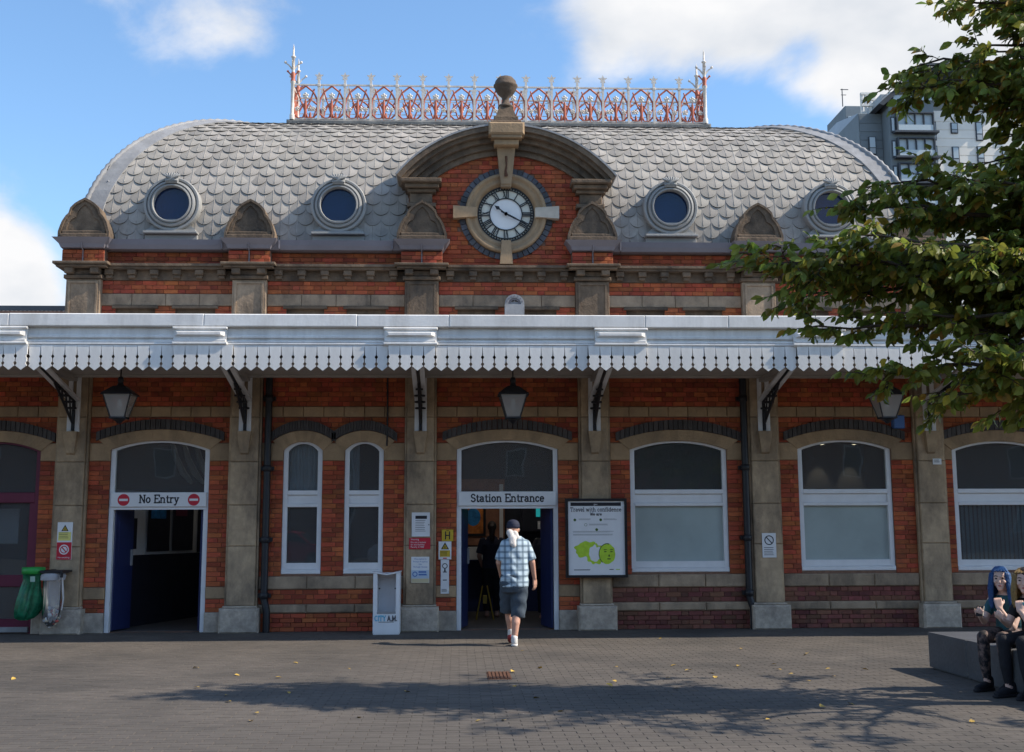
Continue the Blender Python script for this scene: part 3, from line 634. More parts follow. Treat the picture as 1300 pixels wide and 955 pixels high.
# ------------------------------------------------------------------ domed roof with fish-scale tiles
EX, EY, EZ, RT, RH = 6.86, .13, 6.10, 2.5, 2.76
BY = 5.78                                   # back eave
prof = lambda f: (RT * (1 - cos(f)), RH * sin(f))          # (inward, up)
nf = 20; rb = MB(); vs = []
for i in range(nf + 1):
    d, z = prof(pi / 2 * i / nf)
    vs += [(-EX + d, EY + d, EZ + z), (EX - d, EY + d, EZ + z), (EX - d, BY - d, EZ + z), (-EX + d, BY - d, EZ + z)]
rb.add(vs, [(i * 4 + k, i * 4 + (k + 1) % 4, i * 4 + 4 + (k + 1) % 4, i * 4 + 4 + k) for i in range(nf) for k in range(4)] + [tuple(range(nf * 4, nf * 4 + 4))])
roof = rb.build('roof', ZNC, st)
TWD_, TLN = .272, .40
def tile_geo():
    w = TWD_ / 2 - .003; pts = []; n = 10
    vs = []; fs = []
    low = [(w * sin(R(-90 + 180 * i / n)), w - w * cos(R(-90 + 180 * i / n)) * 1.0) for i in range(n + 1)]     # rounded foot
    ol = [(-w, TLN)] + [(-w, w)] + low[1:-1] + [(w, w), (w, TLN)]
    top = [(x, y, .031 - .027 * y / TLN + .004 * (1 - (abs(x) / w) ** 1.5)) for x, y in ol]
    k = len(ol); mid = [(0, TLN, .010), (0, w, .031), (0, .012, .037)]
    vs = top + mid + [(x, y, .0) for x, y in ol]
    # fans either side of the middle rib
    L_ = list(range(0, k // 2 + 1)); Rr = list(range(k // 2, k))
    fs.append(tuple([k, 0, 1, k + 1])); fs.append(tuple([k + 1, k - 2, k - 1, k]))
    lowl = list(range(1, k // 2 + 1)); lowr = list(range(k // 2, k - 1))
    for a, b in zip(lowl, lowl[1:]): fs.append((k + 1, a, b))
    for a, b in zip(lowr, lowr[1:]): fs.append((k + 1, a, b))
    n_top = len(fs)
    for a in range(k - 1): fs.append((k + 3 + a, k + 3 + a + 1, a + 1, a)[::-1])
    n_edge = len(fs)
    # nail heads
    o = len(vs)
    for (cx, cy, r, h) in ((0, .035, .008, .042),):
        o = len(vs); vs += [(cx + r * cos(2 * pi * i / 5), cy + r * sin(2 * pi * i / 5), h) for i in range(5)] + [(cx + r * cos(2 * pi * i / 5), cy + r * sin(2 * pi * i / 5), .014) for i in range(5)]
        fs += [tuple(range(o, o + 5))] + [(o + 5 + i, o + 5 + (i + 1) % 5, o + (i + 1) % 5, o + i) for i in range(5)]
    # narrow standing rib up the middle
    o = len(vs); vs += [(-.004, .05, .040), (.004, .05, .040), (.004, TLN, .014), (-.004, TLN, .014), (-.009, .05, .022), (.009, .05, .022), (.009, TLN, .004), (-.009, TLN, .004)]
    fs += [(o, o + 1, o + 2, o + 3), (o + 4, o + 5, o + 1, o), (o + 5, o + 6, o + 2, o + 1), (o + 7, o + 4, o, o + 3)]
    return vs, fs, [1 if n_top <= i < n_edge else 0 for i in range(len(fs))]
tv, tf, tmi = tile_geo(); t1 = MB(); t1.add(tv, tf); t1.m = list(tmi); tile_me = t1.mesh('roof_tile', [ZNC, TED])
# arc-length table
tab = [0.]; M_ = 200
for i in range(M_):
    a, b = prof(pi / 2 * i / M_), prof(pi / 2 * (i + 1) / M_); tab.append(tab[-1] + math.hypot(b[0] - a[0], b[1] - a[1]))
def phi_at(s):
    for i in range(M_):
        if tab[i + 1] >= s: return pi / 2 * (i + (s - tab[i]) / (tab[i + 1] - tab[i])) / M_
    return pi / 2
tiles = []; STEP = .183; OC = [-5.40, -2.72, 2.71, 5.38]
row = 0; s_ = -.02
while s_ < tab[-1] - .12:
    f = phi_at(max(s_, 0)); d, z = prof(f); f2 = phi_at(min(max(s_, 0) + .2, tab[-1])); dm, zm = prof(f2)
    tg = Vector((0, RT * sin(f2 if f2 > f else f), RH * cos(f2))).normalized(); nrm = Vector((0, -tg.z, tg.y))
    lim = EX - d - .16
    nx = int(lim / TWD_) + 2
    for i in range(-nx, nx + 1):
        x = (i + (.5 if row % 2 else 0)) * TWD_
        if abs(x) > lim: continue
        zz = EZ + z
        if math.hypot(x, zz + .2 - AZ) < 1.9 and zz < 7.9: continue
        if any(math.hypot(x - o, zz + .12 - 6.76) < .36 for o in OC): continue
        mtx = Matrix((Vector((1, 0, 0)), tg, nrm)).transposed().to_4x4()
        jit = Matrix.Rotation(rng.gauss(0, .012), 4, 'Z') @ Matrix.Rotation(rng.gauss(.012, .01), 4, 'X')
        mtx.translation = Vector((x, EY + d, zz)) + nrm * .012
        tiles.append((mtx @ jit, f))
    limy = (BY - EY) / 2 - d                # sides
    for sx in (-1, 1):
        for i in range(-12, 13):
            y = (i + (.5 if row % 2 else 0)) * TWD_
            if abs(y) > limy - .17: continue
            tg2 = Vector((-sx * tg.y, 0, tg.z)); n2_ = Vector((sx * tg.z, 0, tg.y)); ax = tg2.cross(n2_)
            mtx = Matrix((ax, tg2, n2_)).transposed().to_4x4(); mtx.translation = Vector((sx * (EX - d), (BY + EY) / 2 + y, EZ + z)) + n2_ * .012
            tiles.append((mtx, 9))
    row += 1; s_ += STEP
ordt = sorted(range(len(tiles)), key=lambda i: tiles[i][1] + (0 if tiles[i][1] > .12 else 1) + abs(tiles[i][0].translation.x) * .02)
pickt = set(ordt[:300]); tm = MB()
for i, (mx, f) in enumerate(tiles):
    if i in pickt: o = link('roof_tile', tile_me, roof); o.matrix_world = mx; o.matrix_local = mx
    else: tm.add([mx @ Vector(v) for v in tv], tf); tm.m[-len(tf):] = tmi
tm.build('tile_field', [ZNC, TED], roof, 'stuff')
# lead hips with a rolled edge
for sx in (-1, 1):
    hb = MB(); rows = []
    for i in range(31):
        f = pi / 2 * (.06 + .94 * i / 30); d, z = prof(f); k = .27
        c = Vector((sx * (EX - d), EY + d, EZ + z)); nf_ = Vector((0, -RH * cos(f), RT * sin(f))).normalized(); ns = Vector((sx * RH * cos(f), 0, RT * sin(f))).normalized()
        lift = .052 + .012 * ((i % 6) / 6)
        rows.append((c + nf_ * lift + Vector((-sx * k, 0, 0)), c + (nf_ + ns) * lift * .8, c + ns * lift + Vector((0, k, 0))))
    vs = [p for r_ in rows for p in r_]
    hb.add(vs, [(3 * i + j, 3 * i + j + 1, 3 * i + 4 + j, 3 * i + 3 + j)[::(1 if sx < 0 else -1)] for i in range(30) for j in range(2)])
    vs2 = []
    for r_ in rows: vs2 += [r_[0], r_[0] - Vector((0, -.02, .035))]
    hb.add(vs2, [(2 * i, 2 * i + 1, 2 * i + 3, 2 * i + 2)[::(1 if sx > 0 else -1)] for i in range(30)])
    ho = hb.build('hip_flashing', LED, roof)
    q = MB(); m_ = 66
    pts = []
    for i in range(m_ + 1):
        f = pi / 2 * (.06 + .94 * i / m_); d, z = prof(f); n_ = Vector((sx, -1, 0)).normalized() * cos(f) + Vector((0, 0, 1)) * sin(f)
        pts.append(Vector((sx * (EX - d), EY + d, EZ + z)) + n_ * .06)
    q.tube(pts, [.035 + .018 * (i % 2) for i in range(m_ + 1)], 8); q.build('hip_roll', LED, roof)
    for fi in (.12, .26, .4, .54, .68):
        f = pi / 2 * fi; d, z = prof(f); q = MB(); q.ball((sx * (EX - d - .14), EY + d - .045 * cos(f), EZ + z + .04 * sin(f)), .02, 8); q.build('fixing_stud', LED, roof)
# platform on the ridge
q = MB(); PY0, PY1 = EY + RT - .1, EY + RT + .85
q.cbox(-4.02, 4.02, PY0 - .12, PY1 + .12, EZ + RH - .1, EZ + RH + .06, .04); q.cbox(-3.96, 3.96, PY0 - .05, PY1 + .05, EZ + RH + .061, EZ + RH + .20, .03)
q.build('ridge_kerb', KRB, st)
# round roof windows
for c in OC:
    zc = 6.76; q = MB()
    q.lathe([(.45, .6), (.45, -.005), (.435, -.02), (.405, -.02), (.40, .005), (.385, .01), (.375, -.045), (.345, -.06), (.335, -.04), (.325, -.035), (.315, -.07), (.295, -.075), (.285, -.05), (.285, .2)], (c, EY - .13, zc), 56, 'y', 0, False)
    w = q.build('round_window', RNG, st)
    q = MB(); q.add([(c + .285 * cos(2 * pi * i / 32), EY - .08, zc + .285 * sin(2 * pi * i / 32)) for i in range(32)], [tuple(range(32))]); q.build('pane', GLO, w)
    q = MB(); q.add([(c + .3 * cos(2 * pi * i / 32), EY + .25, zc + .3 * sin(2 * pi * i / 32)) for i in range(32)], [tuple(range(32))]); q.build('dark_backing', INK, w)
    q = MB(); q.cbox(c - .43, c + .43, EY - .20, EY + .2, 6.265, 6.30, .008); q.cbox(c - .40, c + .40, EY - .16, EY + .2, 6.302, 6.33, .008); q.cbox(c - .42, c + .42, EY - .1, EY + .3, 6.10, 6.264, .01)
    q.prism([(c - .40, 6.331), (c + .40, 6.331), (c + .30, 6.42), (c + .27, 6.52), (c - .27, 6.52), (c - .30, 6.42)], EY - .09, EY + .3); q.build('sill', RNG, w)
    q = MB()
    for k in range(7):
        a = R(90 + (k - 3) * 14); q.tube([(c + .30 * cos(a) * .5, EY - .22, zc + .36 + .0), (c + .03 * (k - 3), EY - .24, zc + .44), (c + .042 * (k - 3), EY - .2, zc + .49 - .008 * abs(k - 3) ** 2 / 3)], [.012, .018, .022], 6)
    q.cbox(c - .1, c + .1, EY - .22, EY, zc + .33, zc + .45, .02); q.build('shell_ornament', RNG, w)
# glass-eyed ventilator above the entrance, standing on the canopy roof
# ------------------------------------------------------------------ windows and doors of the ground floor
def arch_frame(x0, x1, z0, zs, rise, fw, y0, y1, b, closed_bottom=True):
    A = [(x0, z0)] + segarc(x0, x1, zs, rise) + [(x1, z0)]
    B = [(x0 + fw, z0)] + segarc(x0 + fw, x1 - fw, zs - fw * .4, rise * .95) + [(x1 - fw, z0)]
    b.strip(A, B, y0, y1)
def pane_poly(x0, x1, z0, zs, rise): return [(x0, z0)] + segarc(x0, x1, zs, rise) + [(x1, z0)]
TZ0, TZ1 = 1.90, 2.14
DOORS = {}
for (x0, x1, z0, zs, rise, kind) in OPEN:
    fw = .07
    e = .003
    if kind in ('curtain', 'frost', 'slat'):
        b = MB(); arch_frame(x0 + e, x1 - e, z0, zs - e, rise, fw, .03, .12, b)
        b.cbox(x0 + fw, x1 - fw, .035, .12, z0 + .07, z0 + .17, .006); b.cbox(x0 + .002, x1 - .002, .0, .12, z0 + .002, z0 + .069, .008)
        b.cbox(x0 + fw, x1 - fw, .022, .12, TZ0, TZ0 + .05, .006); b.cbox(x0 + fw, x1 - fw, .06, .12, TZ0 + .051, TZ1 - .051, .004); b.cbox(x0 + fw, x1 - fw, .022, .12, TZ1 - .05, TZ1 + .02, .006)
        w = b.build('window', WHF, st)
        q = MB(); q.prism(pane_poly(x0 + fw - .01, x1 - fw + .01, TZ1, zs - fw * .5, rise * .95), .085, .091); q.build('pane', GLA, w)
        if kind != 'frost': q = MB(); q.box(x0 + fw - .01, x1 - fw + .01, .085, .091, z0 + .15, TZ0 + .01); q.build('pane', GLA, w)
        if kind == 'frost':
            q = MB(); q.box(x0 + fw - .01, x1 - fw + .01, .094, .098, z0 + .15, TZ0 + .01); q.build('frosted_film', FRO, w)
        if kind == 'slat':
            q = MB()
            n = 20; ww = (x1 - x0 - 2 * fw) / n
            for k in range(n): q.box(x0 + fw + k * ww + .012, x0 + fw + (k + 1) * ww - .012, .15, .155, z0 + .15, TZ0)
            q.build('vertical_blind', SLT, w); q = MB(); q.box(x0 + fw, x1 - fw, .2, .21, TZ1, zs + rise); q.build('roller_blind', BLD, w)
        if kind == 'curtain':
            for xa, xb in (((x0 + .06, x1 - .06),) if x0 < -3 else ((x0 + .07, x0 + .22),)):
                q = MB(); n = 44; vs = []
                for k in range(n + 1):
                    x = xa + (xb - xa) * k / n; yy = .17 + .025 * sin(k * 1.15 + 1.3 * sin(k * .31))
                    vs += [(x, yy, TZ1 - .0), (x, yy, 3.0)]
                q.add(vs, [(2 * k, 2 * k + 2, 2 * k + 3, 2 * k + 1) for k in range(n)], 0, True); q.build('curtain', CUR, w)
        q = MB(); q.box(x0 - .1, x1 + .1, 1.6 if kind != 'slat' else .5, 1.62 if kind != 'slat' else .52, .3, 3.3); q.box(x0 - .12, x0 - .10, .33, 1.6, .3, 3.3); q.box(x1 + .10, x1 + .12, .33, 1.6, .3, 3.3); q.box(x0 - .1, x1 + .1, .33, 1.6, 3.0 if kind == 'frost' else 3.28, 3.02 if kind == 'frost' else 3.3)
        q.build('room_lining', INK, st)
    else:
        M_F = MAR if kind == 'maroon' else WHF
        b = MB(); arch_frame(x0 + e, x1 - e, .0, zs - e, rise, fw if kind == 'door' else .06, .03, .13, b)
        if kind == 'maroon':
            b.cbox(x0 + .06, x1 - .06, .02, .12, 1.98, 2.14, .01); b.cbox(x0 + .06, x1 - .06, .04, .1, .02, .22, .01); b.cbox(x0 + .06, x1 - .06, .045, .1, .70, .88, .01); b.cbox(x1 - .14, x1 - .06, .04, .1, .22, 1.98, .006); b.cbox((x0 + x1) / 2 - .05, (x0 + x1) / 2 + .05, .04, .1, .22, 1.98, .006)
        w = b.build('doorway', M_F, st)
        q = MB(); q.prism(pane_poly(x0 + fw - .01, x1 - fw + .01, TZ1 - .02, zs - fw * .5, rise * .95), .085, .091); q.build('fanlight', GLA, w)
        if kind == 'door':
            q = MB(); q.cbox(x0 + .03, x1 - .03, -.012, .12, TZ0 + .01, TZ1 - .005, .008); sg = q.build('sign_panel', SGW, w); DOORS[round(x0, 2)] = sg
            q = MB(); q.box(x0 + .04, x1 - .04, .02, .125, TZ0 - .03, TZ0 + .009); q.build('door_head', WHF, w)
        else:
            q = MB(); q.box(x0 + .06, x1 - .06, .085, .091, .2, 2.0); q.build('pane', GLA, w)
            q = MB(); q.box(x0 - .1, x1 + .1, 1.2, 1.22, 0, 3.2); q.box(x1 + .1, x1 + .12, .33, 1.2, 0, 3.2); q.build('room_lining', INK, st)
            q = MB(); q.cbox(x0 + .2, x1 - .45, .5, .52, 1.35, 1.9, .01); q.build('notice', INW, st)
            q = MB(); q.cbox(x0 + .05, x1 - .05, -.02, .05, .02, .10, .01); q.build('threshold', LED, w)

# the lettering over the doors
sg = DOORS[-.79]; slab('Station Entrance', .01, 1.975, .118, -.0135, wt=.175, squeeze=.95).build('lettering', SGK, sg)
sg = DOORS[-6.19]; slab('No Entry', -5.415, 1.975, .118, -.0135, wt=.175, squeeze=.95).build('lettering', SGK, sg)
for x in (-5.96, -4.88):
    q = MB(); q.add([(x + .092 * cos(2 * pi * i / 28), -.0135, 2.02 + .092 * sin(2 * pi * i / 28)) for i in range(28)], [tuple(range(28))]); q.box(x - .066, x + .066, -.015, -.0138, 2.003, 2.037, 1); q.build('no_entry_symbol', [SGR, SGW], sg)

# door leaves and the halls behind the doors
def leaf(x, w, ang, name='door_leaf'):
    b = MB(); b.cbox(0, w, 0, .045, .02, 1.88, .01); b.cbox(.12, w - .12, -.004, .0, 1.0, 1.7, .002)
    o = b.build(name, NAV, st); o.location = (x, .13, 0); o.rotation_euler = (0, 0, ang); q = MB(); q.box(w - .1, w - .06, -.03, -.004, 1.0, 1.25); h = q.build('handle', LED, None); h.parent = o
leaf(-6.10, .62, R(78)); leaf(-4.74, .62, R(96)); leaf(-.71, .62, R(80)); leaf(.74, .68, R(100))
f = MB(); f.box(-6.6, 6.6, .3, 5.5, -.012, .004); f.build('hall_floor', INF, st)
q = MB(); q.box(-6.6, 6.6, .33, 5.5, 3.32, 3.34); q.build('hall_ceiling', INK, st)
# hall behind the No Entry door
q = MB()
q.add([(-6.3, .4, 1.15), (-5.2, 4.6, 1.15), (-5.2, 4.6, 2.2), (-6.3, .4, 2.2)], [(0, 1, 2, 3)]); q.box(-5.2, -3.9, 4.6, 4.62, 1.15, 2.2); q.box(-3.92, -3.9, .33, 4.6, 1.15, 2.2)
q.build('corridor_wall', INW, st)
q = MB(); q.add([(-6.3, .4, 2.202), (-5.2, 4.6, 2.202), (-5.2, 4.6, 3.3), (-6.3, .4, 3.3)], [(0, 1, 2, 3)]); q.box(-5.2, -3.9, 4.6, 4.62, 2.202, 3.3); q.box(-3.92, -3.9, .33, 4.6, 2.202, 3.3); q.build('corridor_upper_wall', INK, st)  # shade behind the fanlight is put into this dark wall colour
q = MB(); q.add([(-6.3, .4, 0), (-5.2, 4.6, 0), (-5.2, 4.6, 1.148), (-6.3, .4, 1.148)], [(0, 1, 2, 3)]); q.box(-5.2, -3.9, 4.59, 4.61, 0, 1.148); q.box(-3.93, -3.91, .33, 4.6, 0, 1.148); q.build('corridor_dado', INK, st)
def wallpt(t, z): return (-6.3 + 1.1 * t + .02, .4 + 4.2 * t - .005, z)
for t0, t1, z0, z1, mt_ in ((.12, .2, 1.25, 1.75, INK), (.28, .46, 1.2, 2.05, INK), (.48, .66, 1.2, 2.05, INK), (.7, .8, 1.16, 2.1, INK), (.3, .42, 1.75, 1.95, PSB), (.5, .6, 1.8, 2.04, MAR)):
    q = MB(); e = .012 if mt_ is not INK else 0
    q.add([tuple(Vector(wallpt(t, z)) + Vector((e + .01, -e, 0))) for t, z in ((t0, z0), (t1, z0), (t1, z1), (t0, z1))], [(0, 1, 2, 3)]); q.build('notice_board', mt_, st)
for x in (-5.15, -4.55, -4.25):
    q = MB(); q.box(x, x + .22, 4.57, 4.588, 1.15, 2.5); q.build('wall_panel', INK if x != -4.55 else INB, st)
for k in range(5):                                       # pale curved ribs added for the slanted bands in the fanlight
    x = -5.45 + k * .19; q = MB(); q.tube([(x, .9, 2.95), (x + .05, 1.0, 2.72), (x + .13, 1.15, 2.5), (x + .24, 1.35, 2.33)], [.035, .05, .055, .03], 6); q.build('fanlight_rib', CLY, st)
# ticket hall behind the entrance
q = MB(); q.box(-3.0, 3.0, 4.4, 4.42, 0, 1.2); q.box(-1.55, -1.53, .33, 4.4, 0, 3.3); q.box(1.7, 1.72, .33, 4.4, 0, 3.3); q.build('hall_dado', NAV, st)
q = MB(); q.box(-1.52, 1.7, 4.41, 4.43, 1.201, 3.3); q.build('hall_wall', INK, st)
q = MB(); q.box(-1.5, .12, 4.2, 4.25, 1.25, 2.5); q.build('hall_brick_panel', INB, st)
q = MB(); q.cbox(-1.5, .35, 3.95, 4.19, .98, 1.22, .01); q.build('ticket_counter', INW, st)
q = MB(); q.cbox(-.72, -.24, 4.16, 4.19, 1.42, 2.12, .01); pf = q.build('poster_frame', BLP, st)
q = MB(); q.box(-.67, -.29, 4.152, 4.158, 1.47, 2.07); q.build('poster', PST, pf); q = MB(); q.ball((-.48, 4.15, 1.78), (.14, .004, .17), 14); q.build('poster_print', PSB, pf)
for x in (-.98, .02):
    q = MB(); q.box(x, x + .07, 4.14, 4.2, 1.25, 2.4); q.build('hall_post', INW, st)
q = MB(); q.cbox(.45, 1.6, 4.2, 4.38, 1.5, 2.2, .01); q.build('ticket_window', INK, st)
q = MB(); q.box(.72, 1.35, 4.185, 4.195, 1.78, 1.98); q.build('screen', TEL, st)
q = MB(); q.box(.75, 1.3, 4.18, 4.184, 1.55, 1.7); q.build('counter_glass', INW, st)
# unseen lamps added to brighten the dark halls, tucked above the door heads
LMPM = mat('fill_tube', (1, .93, .82), emit=9)
for x0, x1, yy in ((-1.1, 1.3, 2.6), (-5.2, -4.5, 2.4)):
    q = MB(); q.cbox(x0, x1, yy - .05, yy + .05, 3.26, 3.315, .01); hl = q.build('fill_lamp', WHF, st); q = MB(); q.box(x0 + .05, x1 - .05, yy - .03, yy + .03, 3.235, 3.258); q.build('fill_tube', LMPM, hl)
# downlights in the office ceiling, lit in the photograph
for x in (4.95, 5.45, 6.0):
    q = MB(); q.lathe([(.045, 0), (.045, .04)], (x, 1.3, 2.955), 12); dl = q.build('downlight', WHF, st)
    q = MB(); q.add([(x + .035 * cos(i), 1.3 + .035 * sin(i), 2.957) for i in [2 * pi * k / 10 for k in range(10)]], [tuple(range(9, -1, -1))]); q.build('lit_bulb', mat('lit_bulb', (1, .78, .5), emit=6), dl)
    la = bpy.data.lights.new('downlight_beam', 'SPOT'); la.energy = 30; la.color = (1, .75, .42); la.spot_size = R(44); la.spot_blend = .6; la.shadow_soft_size = .03
    lo = bpy.data.objects.new('downlight_beam', la); COL.objects.link(lo); lo.location = (x, 1.3, 2.94); lo.rotation_euler = (R(20), 0, 0); lo.parent = dl

# drainpipes and cable
def pipe(x):
    q = MB(); q.tube([(x, -.09, 3.94), (x, -.09, .50), (x + .03, -.10, .40), (x + .05, -.12, .30), (x + .05, -.12, .0)], .055, 10)
    o = q.build('drainpipe', IRB, st)
    for z in (3.6, 2.5, 1.4, .55): q = MB(); q.lathe([(.055, -.05), (.07, -.045), (.07, .045), (.055, .05)], (x, -.09, z), 12); q.box(x - .1, x + .1, -.06, .0, z - .03, z + .03); q.build('pipe_collar', IRB, o)
pipe(-3.745); pipe(3.785)
q = MB(); q.tube([(-1.89, -.035, 3.94), (-1.885, -.035, 3.3), (-1.89, -.06, 2.85)], .013, 6); q.build('cable', IRB, st)

# low wings either side: roof edge over the left one
q = MB()
q.box(-11, -7.05, .9, 5.0, 5.0, 5.08); q.box(-11, -7.05, .86, .9, 5.16, 5.24)
q.build('wing_roof', SHT, st); q = MB()
for k in range(56): x = -11 + k * .07; q.add([(x, .88, 5.08), (x + .04, .88, 5.08), (x + .075, .95, 5.17), (x + .035, .95, 5.17)], [(0, 1, 2, 3)])
q.build('ribbed_fascia', LED, st)

# ------------------------------------------------------------------ canopy along the front
cn = thing('station_canopy', 'long white boarded canopy with sawtooth valance across the station front', 'canopy')
CY = -2.2; CX0, CX1 = -13, 13
q = MB(); q.box(CX0, CX1, CY + .12, .0, 3.935, 3.955); q.box(CX0, CX1, -.36, -.30, 3.90, 3.934)
for x in [PC[0] - 2.7] + PC + [PC[-1] + 2.7]: q.box(x - .06, x + .06, CY + .14, -.13, 3.86, 3.934)
q.build('soffit', SOF, cn)
q = MB(); q.add([(CX0, CY + .05, 4.50), (CX1, CY + .05, 4.50), (CX1, 0, 4.62), (CX0, 0, 4.62)], [(0, 1, 2, 3)]); q.build('canopy_roof', LED, cn)
xs_ = [-13, -10.2, -7.05, -4.35, -2.2, -.9, 1.9, 3.1, 5.4, 7.4, 10.2, 13]
for a, b in zip(xs_, xs_[1:]):
    q = MB(); q.cbox(a + .001, b - .001, CY - .07 - rng.uniform(0, .003), CY + .1, 4.385, 4.565 + rng.uniform(-.003, .003), .012); q.build('fascia_sheet', WHT, cn)
q = MB(); q.box(CX0, CX1, CY + .02, CY + .1, 4.12, 4.385); q.build('fascia_board', WHT, cn)
PAN = [-12.6, -9.9, -7.17, -4.40, -1.445, 1.55, 4.415, 7.2, 9.9, 12.6]; PH = .37
q = MB()
for a, b in zip(PAN, PAN[1:]):
    x0, x1 = a + PH, b - PH
    q.cbox(x0, x1, CY - .015, CY + .05, 4.225, 4.27, .01); q.cbox(x0, x1, CY - .03, CY + .05, 4.13, 4.16, .008)
    q.add([(x0, CY + .018, 4.27), (x1, CY + .018, 4.27), (x1, CY + .012, 4.36), (x0, CY + .012, 4.36)], [(0, 1, 2, 3)])
    q.cbox(x0, x1, CY - .02, CY + .05, 4.164, 4.19, .006)
q.build('moulding', WHT, cn)
for c in PAN:
    q = MB(); x0, x1 = c - PH, c + PH
    q.box(x0, x1, CY - .05, CY + .03, 4.12, 4.384)
    q.cbox(x0 - .012, x1 + .012, CY - .085, CY, 4.13, 4.165, .008); q.cbox(x0 + .01, x1 - .01, CY - .075, CY, 4.168, 4.20, .006)
    q.add([(x0 + .02, CY - .055, 4.245), (x1 - .02, CY - .055, 4.245), (x1 - .08, CY - .10, 4.265), (x0 + .06, CY - .10, 4.265), (x0 + .02, CY - .055, 4.32), (x1 - .02, CY - .055, 4.32), (x1 - .08, CY - .10, 4.30), (x0 + .06, CY - .10, 4.30)],
          [(0, 1, 2, 3), (3, 2, 6, 7), (7, 6, 5, 4), (0, 3, 7, 4), (1, 5, 6, 2)])
    q.cbox(x0 - .012, x1 + .012, CY - .08, CY, 4.345, 4.38, .01); q.build('raised_panel', WHT, cn)
# valance boards: each cut with half keyholes and a point
BW = .167
def board(b, proud=0.):
    h = BW / 2 - .0015; z0, zt = -.36, 0
    def side(s_):
        P = [(s_ * h, zt)]
        for zc in (-.165, -.265):
            P += [(s_ * (h - .005), zc + .026)] + [(s_ * (h - .022 * cos(R(a))), zc + .022 * sin(R(a))) for a in (60, 20, -20, -60)] + [(s_ * (h - .007), zc - .026)]
        return P + [(s_ * (h - .006), -.30)]
    poly = side(1) + [(0, -.36)] + side(-1)[::-1]
    b.prism(poly, -.022, .0)
q = MB(); board(q); bme = q.mesh('valance_board', WHT)
n = int((CX1 - CX0) / BW)
for k in range(n):
    x = CX0 + (k + .5) * BW + .05; pr = any(abs(x - c) < PH + .02 for c in PAN)
    o = link('valance_board', bme, cn); o.location = (x, CY - (.035 if pr else .0) - rng.uniform(0, .0025), 4.125 + rng.uniform(-.002, .002))
    o.rotation_euler = (rng.gauss(0, .006), rng.gauss(0, .003), 0)
# cast brackets
def bracket():
    root = bpy.data.objects.new('bracket', None); COL.objects.link(root); root.parent = cn
    for s_ in (-1, 1):
        b = MB()
        x0, x1 = sorted((s_ * .028, s_ * .095))
        b.box(x0, x1, -.155, -.122, 3.07, 3.62); b.box(x0 + .001, x1 - .001, -.152, -.124, 3.62, 3.93)
        b.add([(x0, -.155, 3.58), (x1, -.155, 3.58), (x1, -1.75, 3.90), (x0, -1.75, 3.90), (x0, -.155, 3.545), (x1, -.155, 3.545), (x1, -1.75, 3.865), (x0, -1.75, 3.865)], [(0, 1, 2, 3), (7, 6, 5, 4), (4, 5, 1, 0), (1, 5, 6, 2), (2, 6, 7, 3), (3, 7, 4, 0)])
        o = b.build('flange', WHF, None); o.parent = root
    b = MB(); b.box(-.018, .018, -.19, -.12, 3.09, 3.55)
    def rib(p, q_, w=.02): b.tube([p, q_], w, 4, 0, True, False)
    rib((0, -.17, 3.12), (0, -.17, 3.56)); rib((0, -.17, 3.55), (0, -1.74, 3.865), .022); rib((0, -.18, 3.2), (0, -1.1, 3.72), .024)
    for t in range(7):
        y = -.28 - t * .2; z = 3.57 + (-.17 - y) * .2; zl = 3.2 + (-.18 - y) * .565
        if zl < z: b.lathe([(.0, -.012), (min(.085, (z - zl) / 2), -.012), (min(.085, (z - zl) / 2), .012), (0, .012)], (0, y, (z + zl) / 2), 10, 'z'); b.tube([(0, y, zl), (0, y - .1, z)], .014, 5)
    o = b.build('web', IRB, None); o.parent = root
    return root
b0 = bracket(); b0.location = (PC[0] + .02, 0, 0)
def dup_bracket(x):
    c = b0.copy(); COL.objects.link(c); c.parent = cn; c.location = (x, 0, 0)
    for ch in list(b0.children): d = ch.copy(); COL.objects.link(d); d.parent = c
for x in PC[1:]: dup_bracket(x)
# small arched light over the entrance, behind the fascia
q = MB(); q.strip(circ(0, 0, .155, 0, 180, 14), circ(0, 0, .10, 0, 180, 14), -.34, -.2); q.box(-.155, .155, -.34, -.2, -.36, -.002); q.strip(circ(0, 0, .098, 0, 180, 14), circ(0, 0, .07, 0, 180, 14), -.32, -.22, 1)
for i in range(7): a = R(18 + 24 * i); q.box(.128 * cos(a) - .008, .128 * cos(a) + .008, -.348, -.338, .128 * sin(a) - .012, .128 * sin(a) + .012, 1)
vt = thing('roof_ventilator', 'small white arched ventilator hood rising behind the canopy above the entrance', 'ventilator', (.12, -.27, 4.6))
q.v = [(v[0] + .12, v[1], v[2] + 5.08) for v in q.v]; part(q, 'hood', [LED, GUT], vt); q = MB(); q.box(-.03, .27, -.3, -.21, 5.081, 5.12); q.box(.115, .125, -.31, -.2, 5.08, 5.17); part(q, 'louvre', LED, vt)

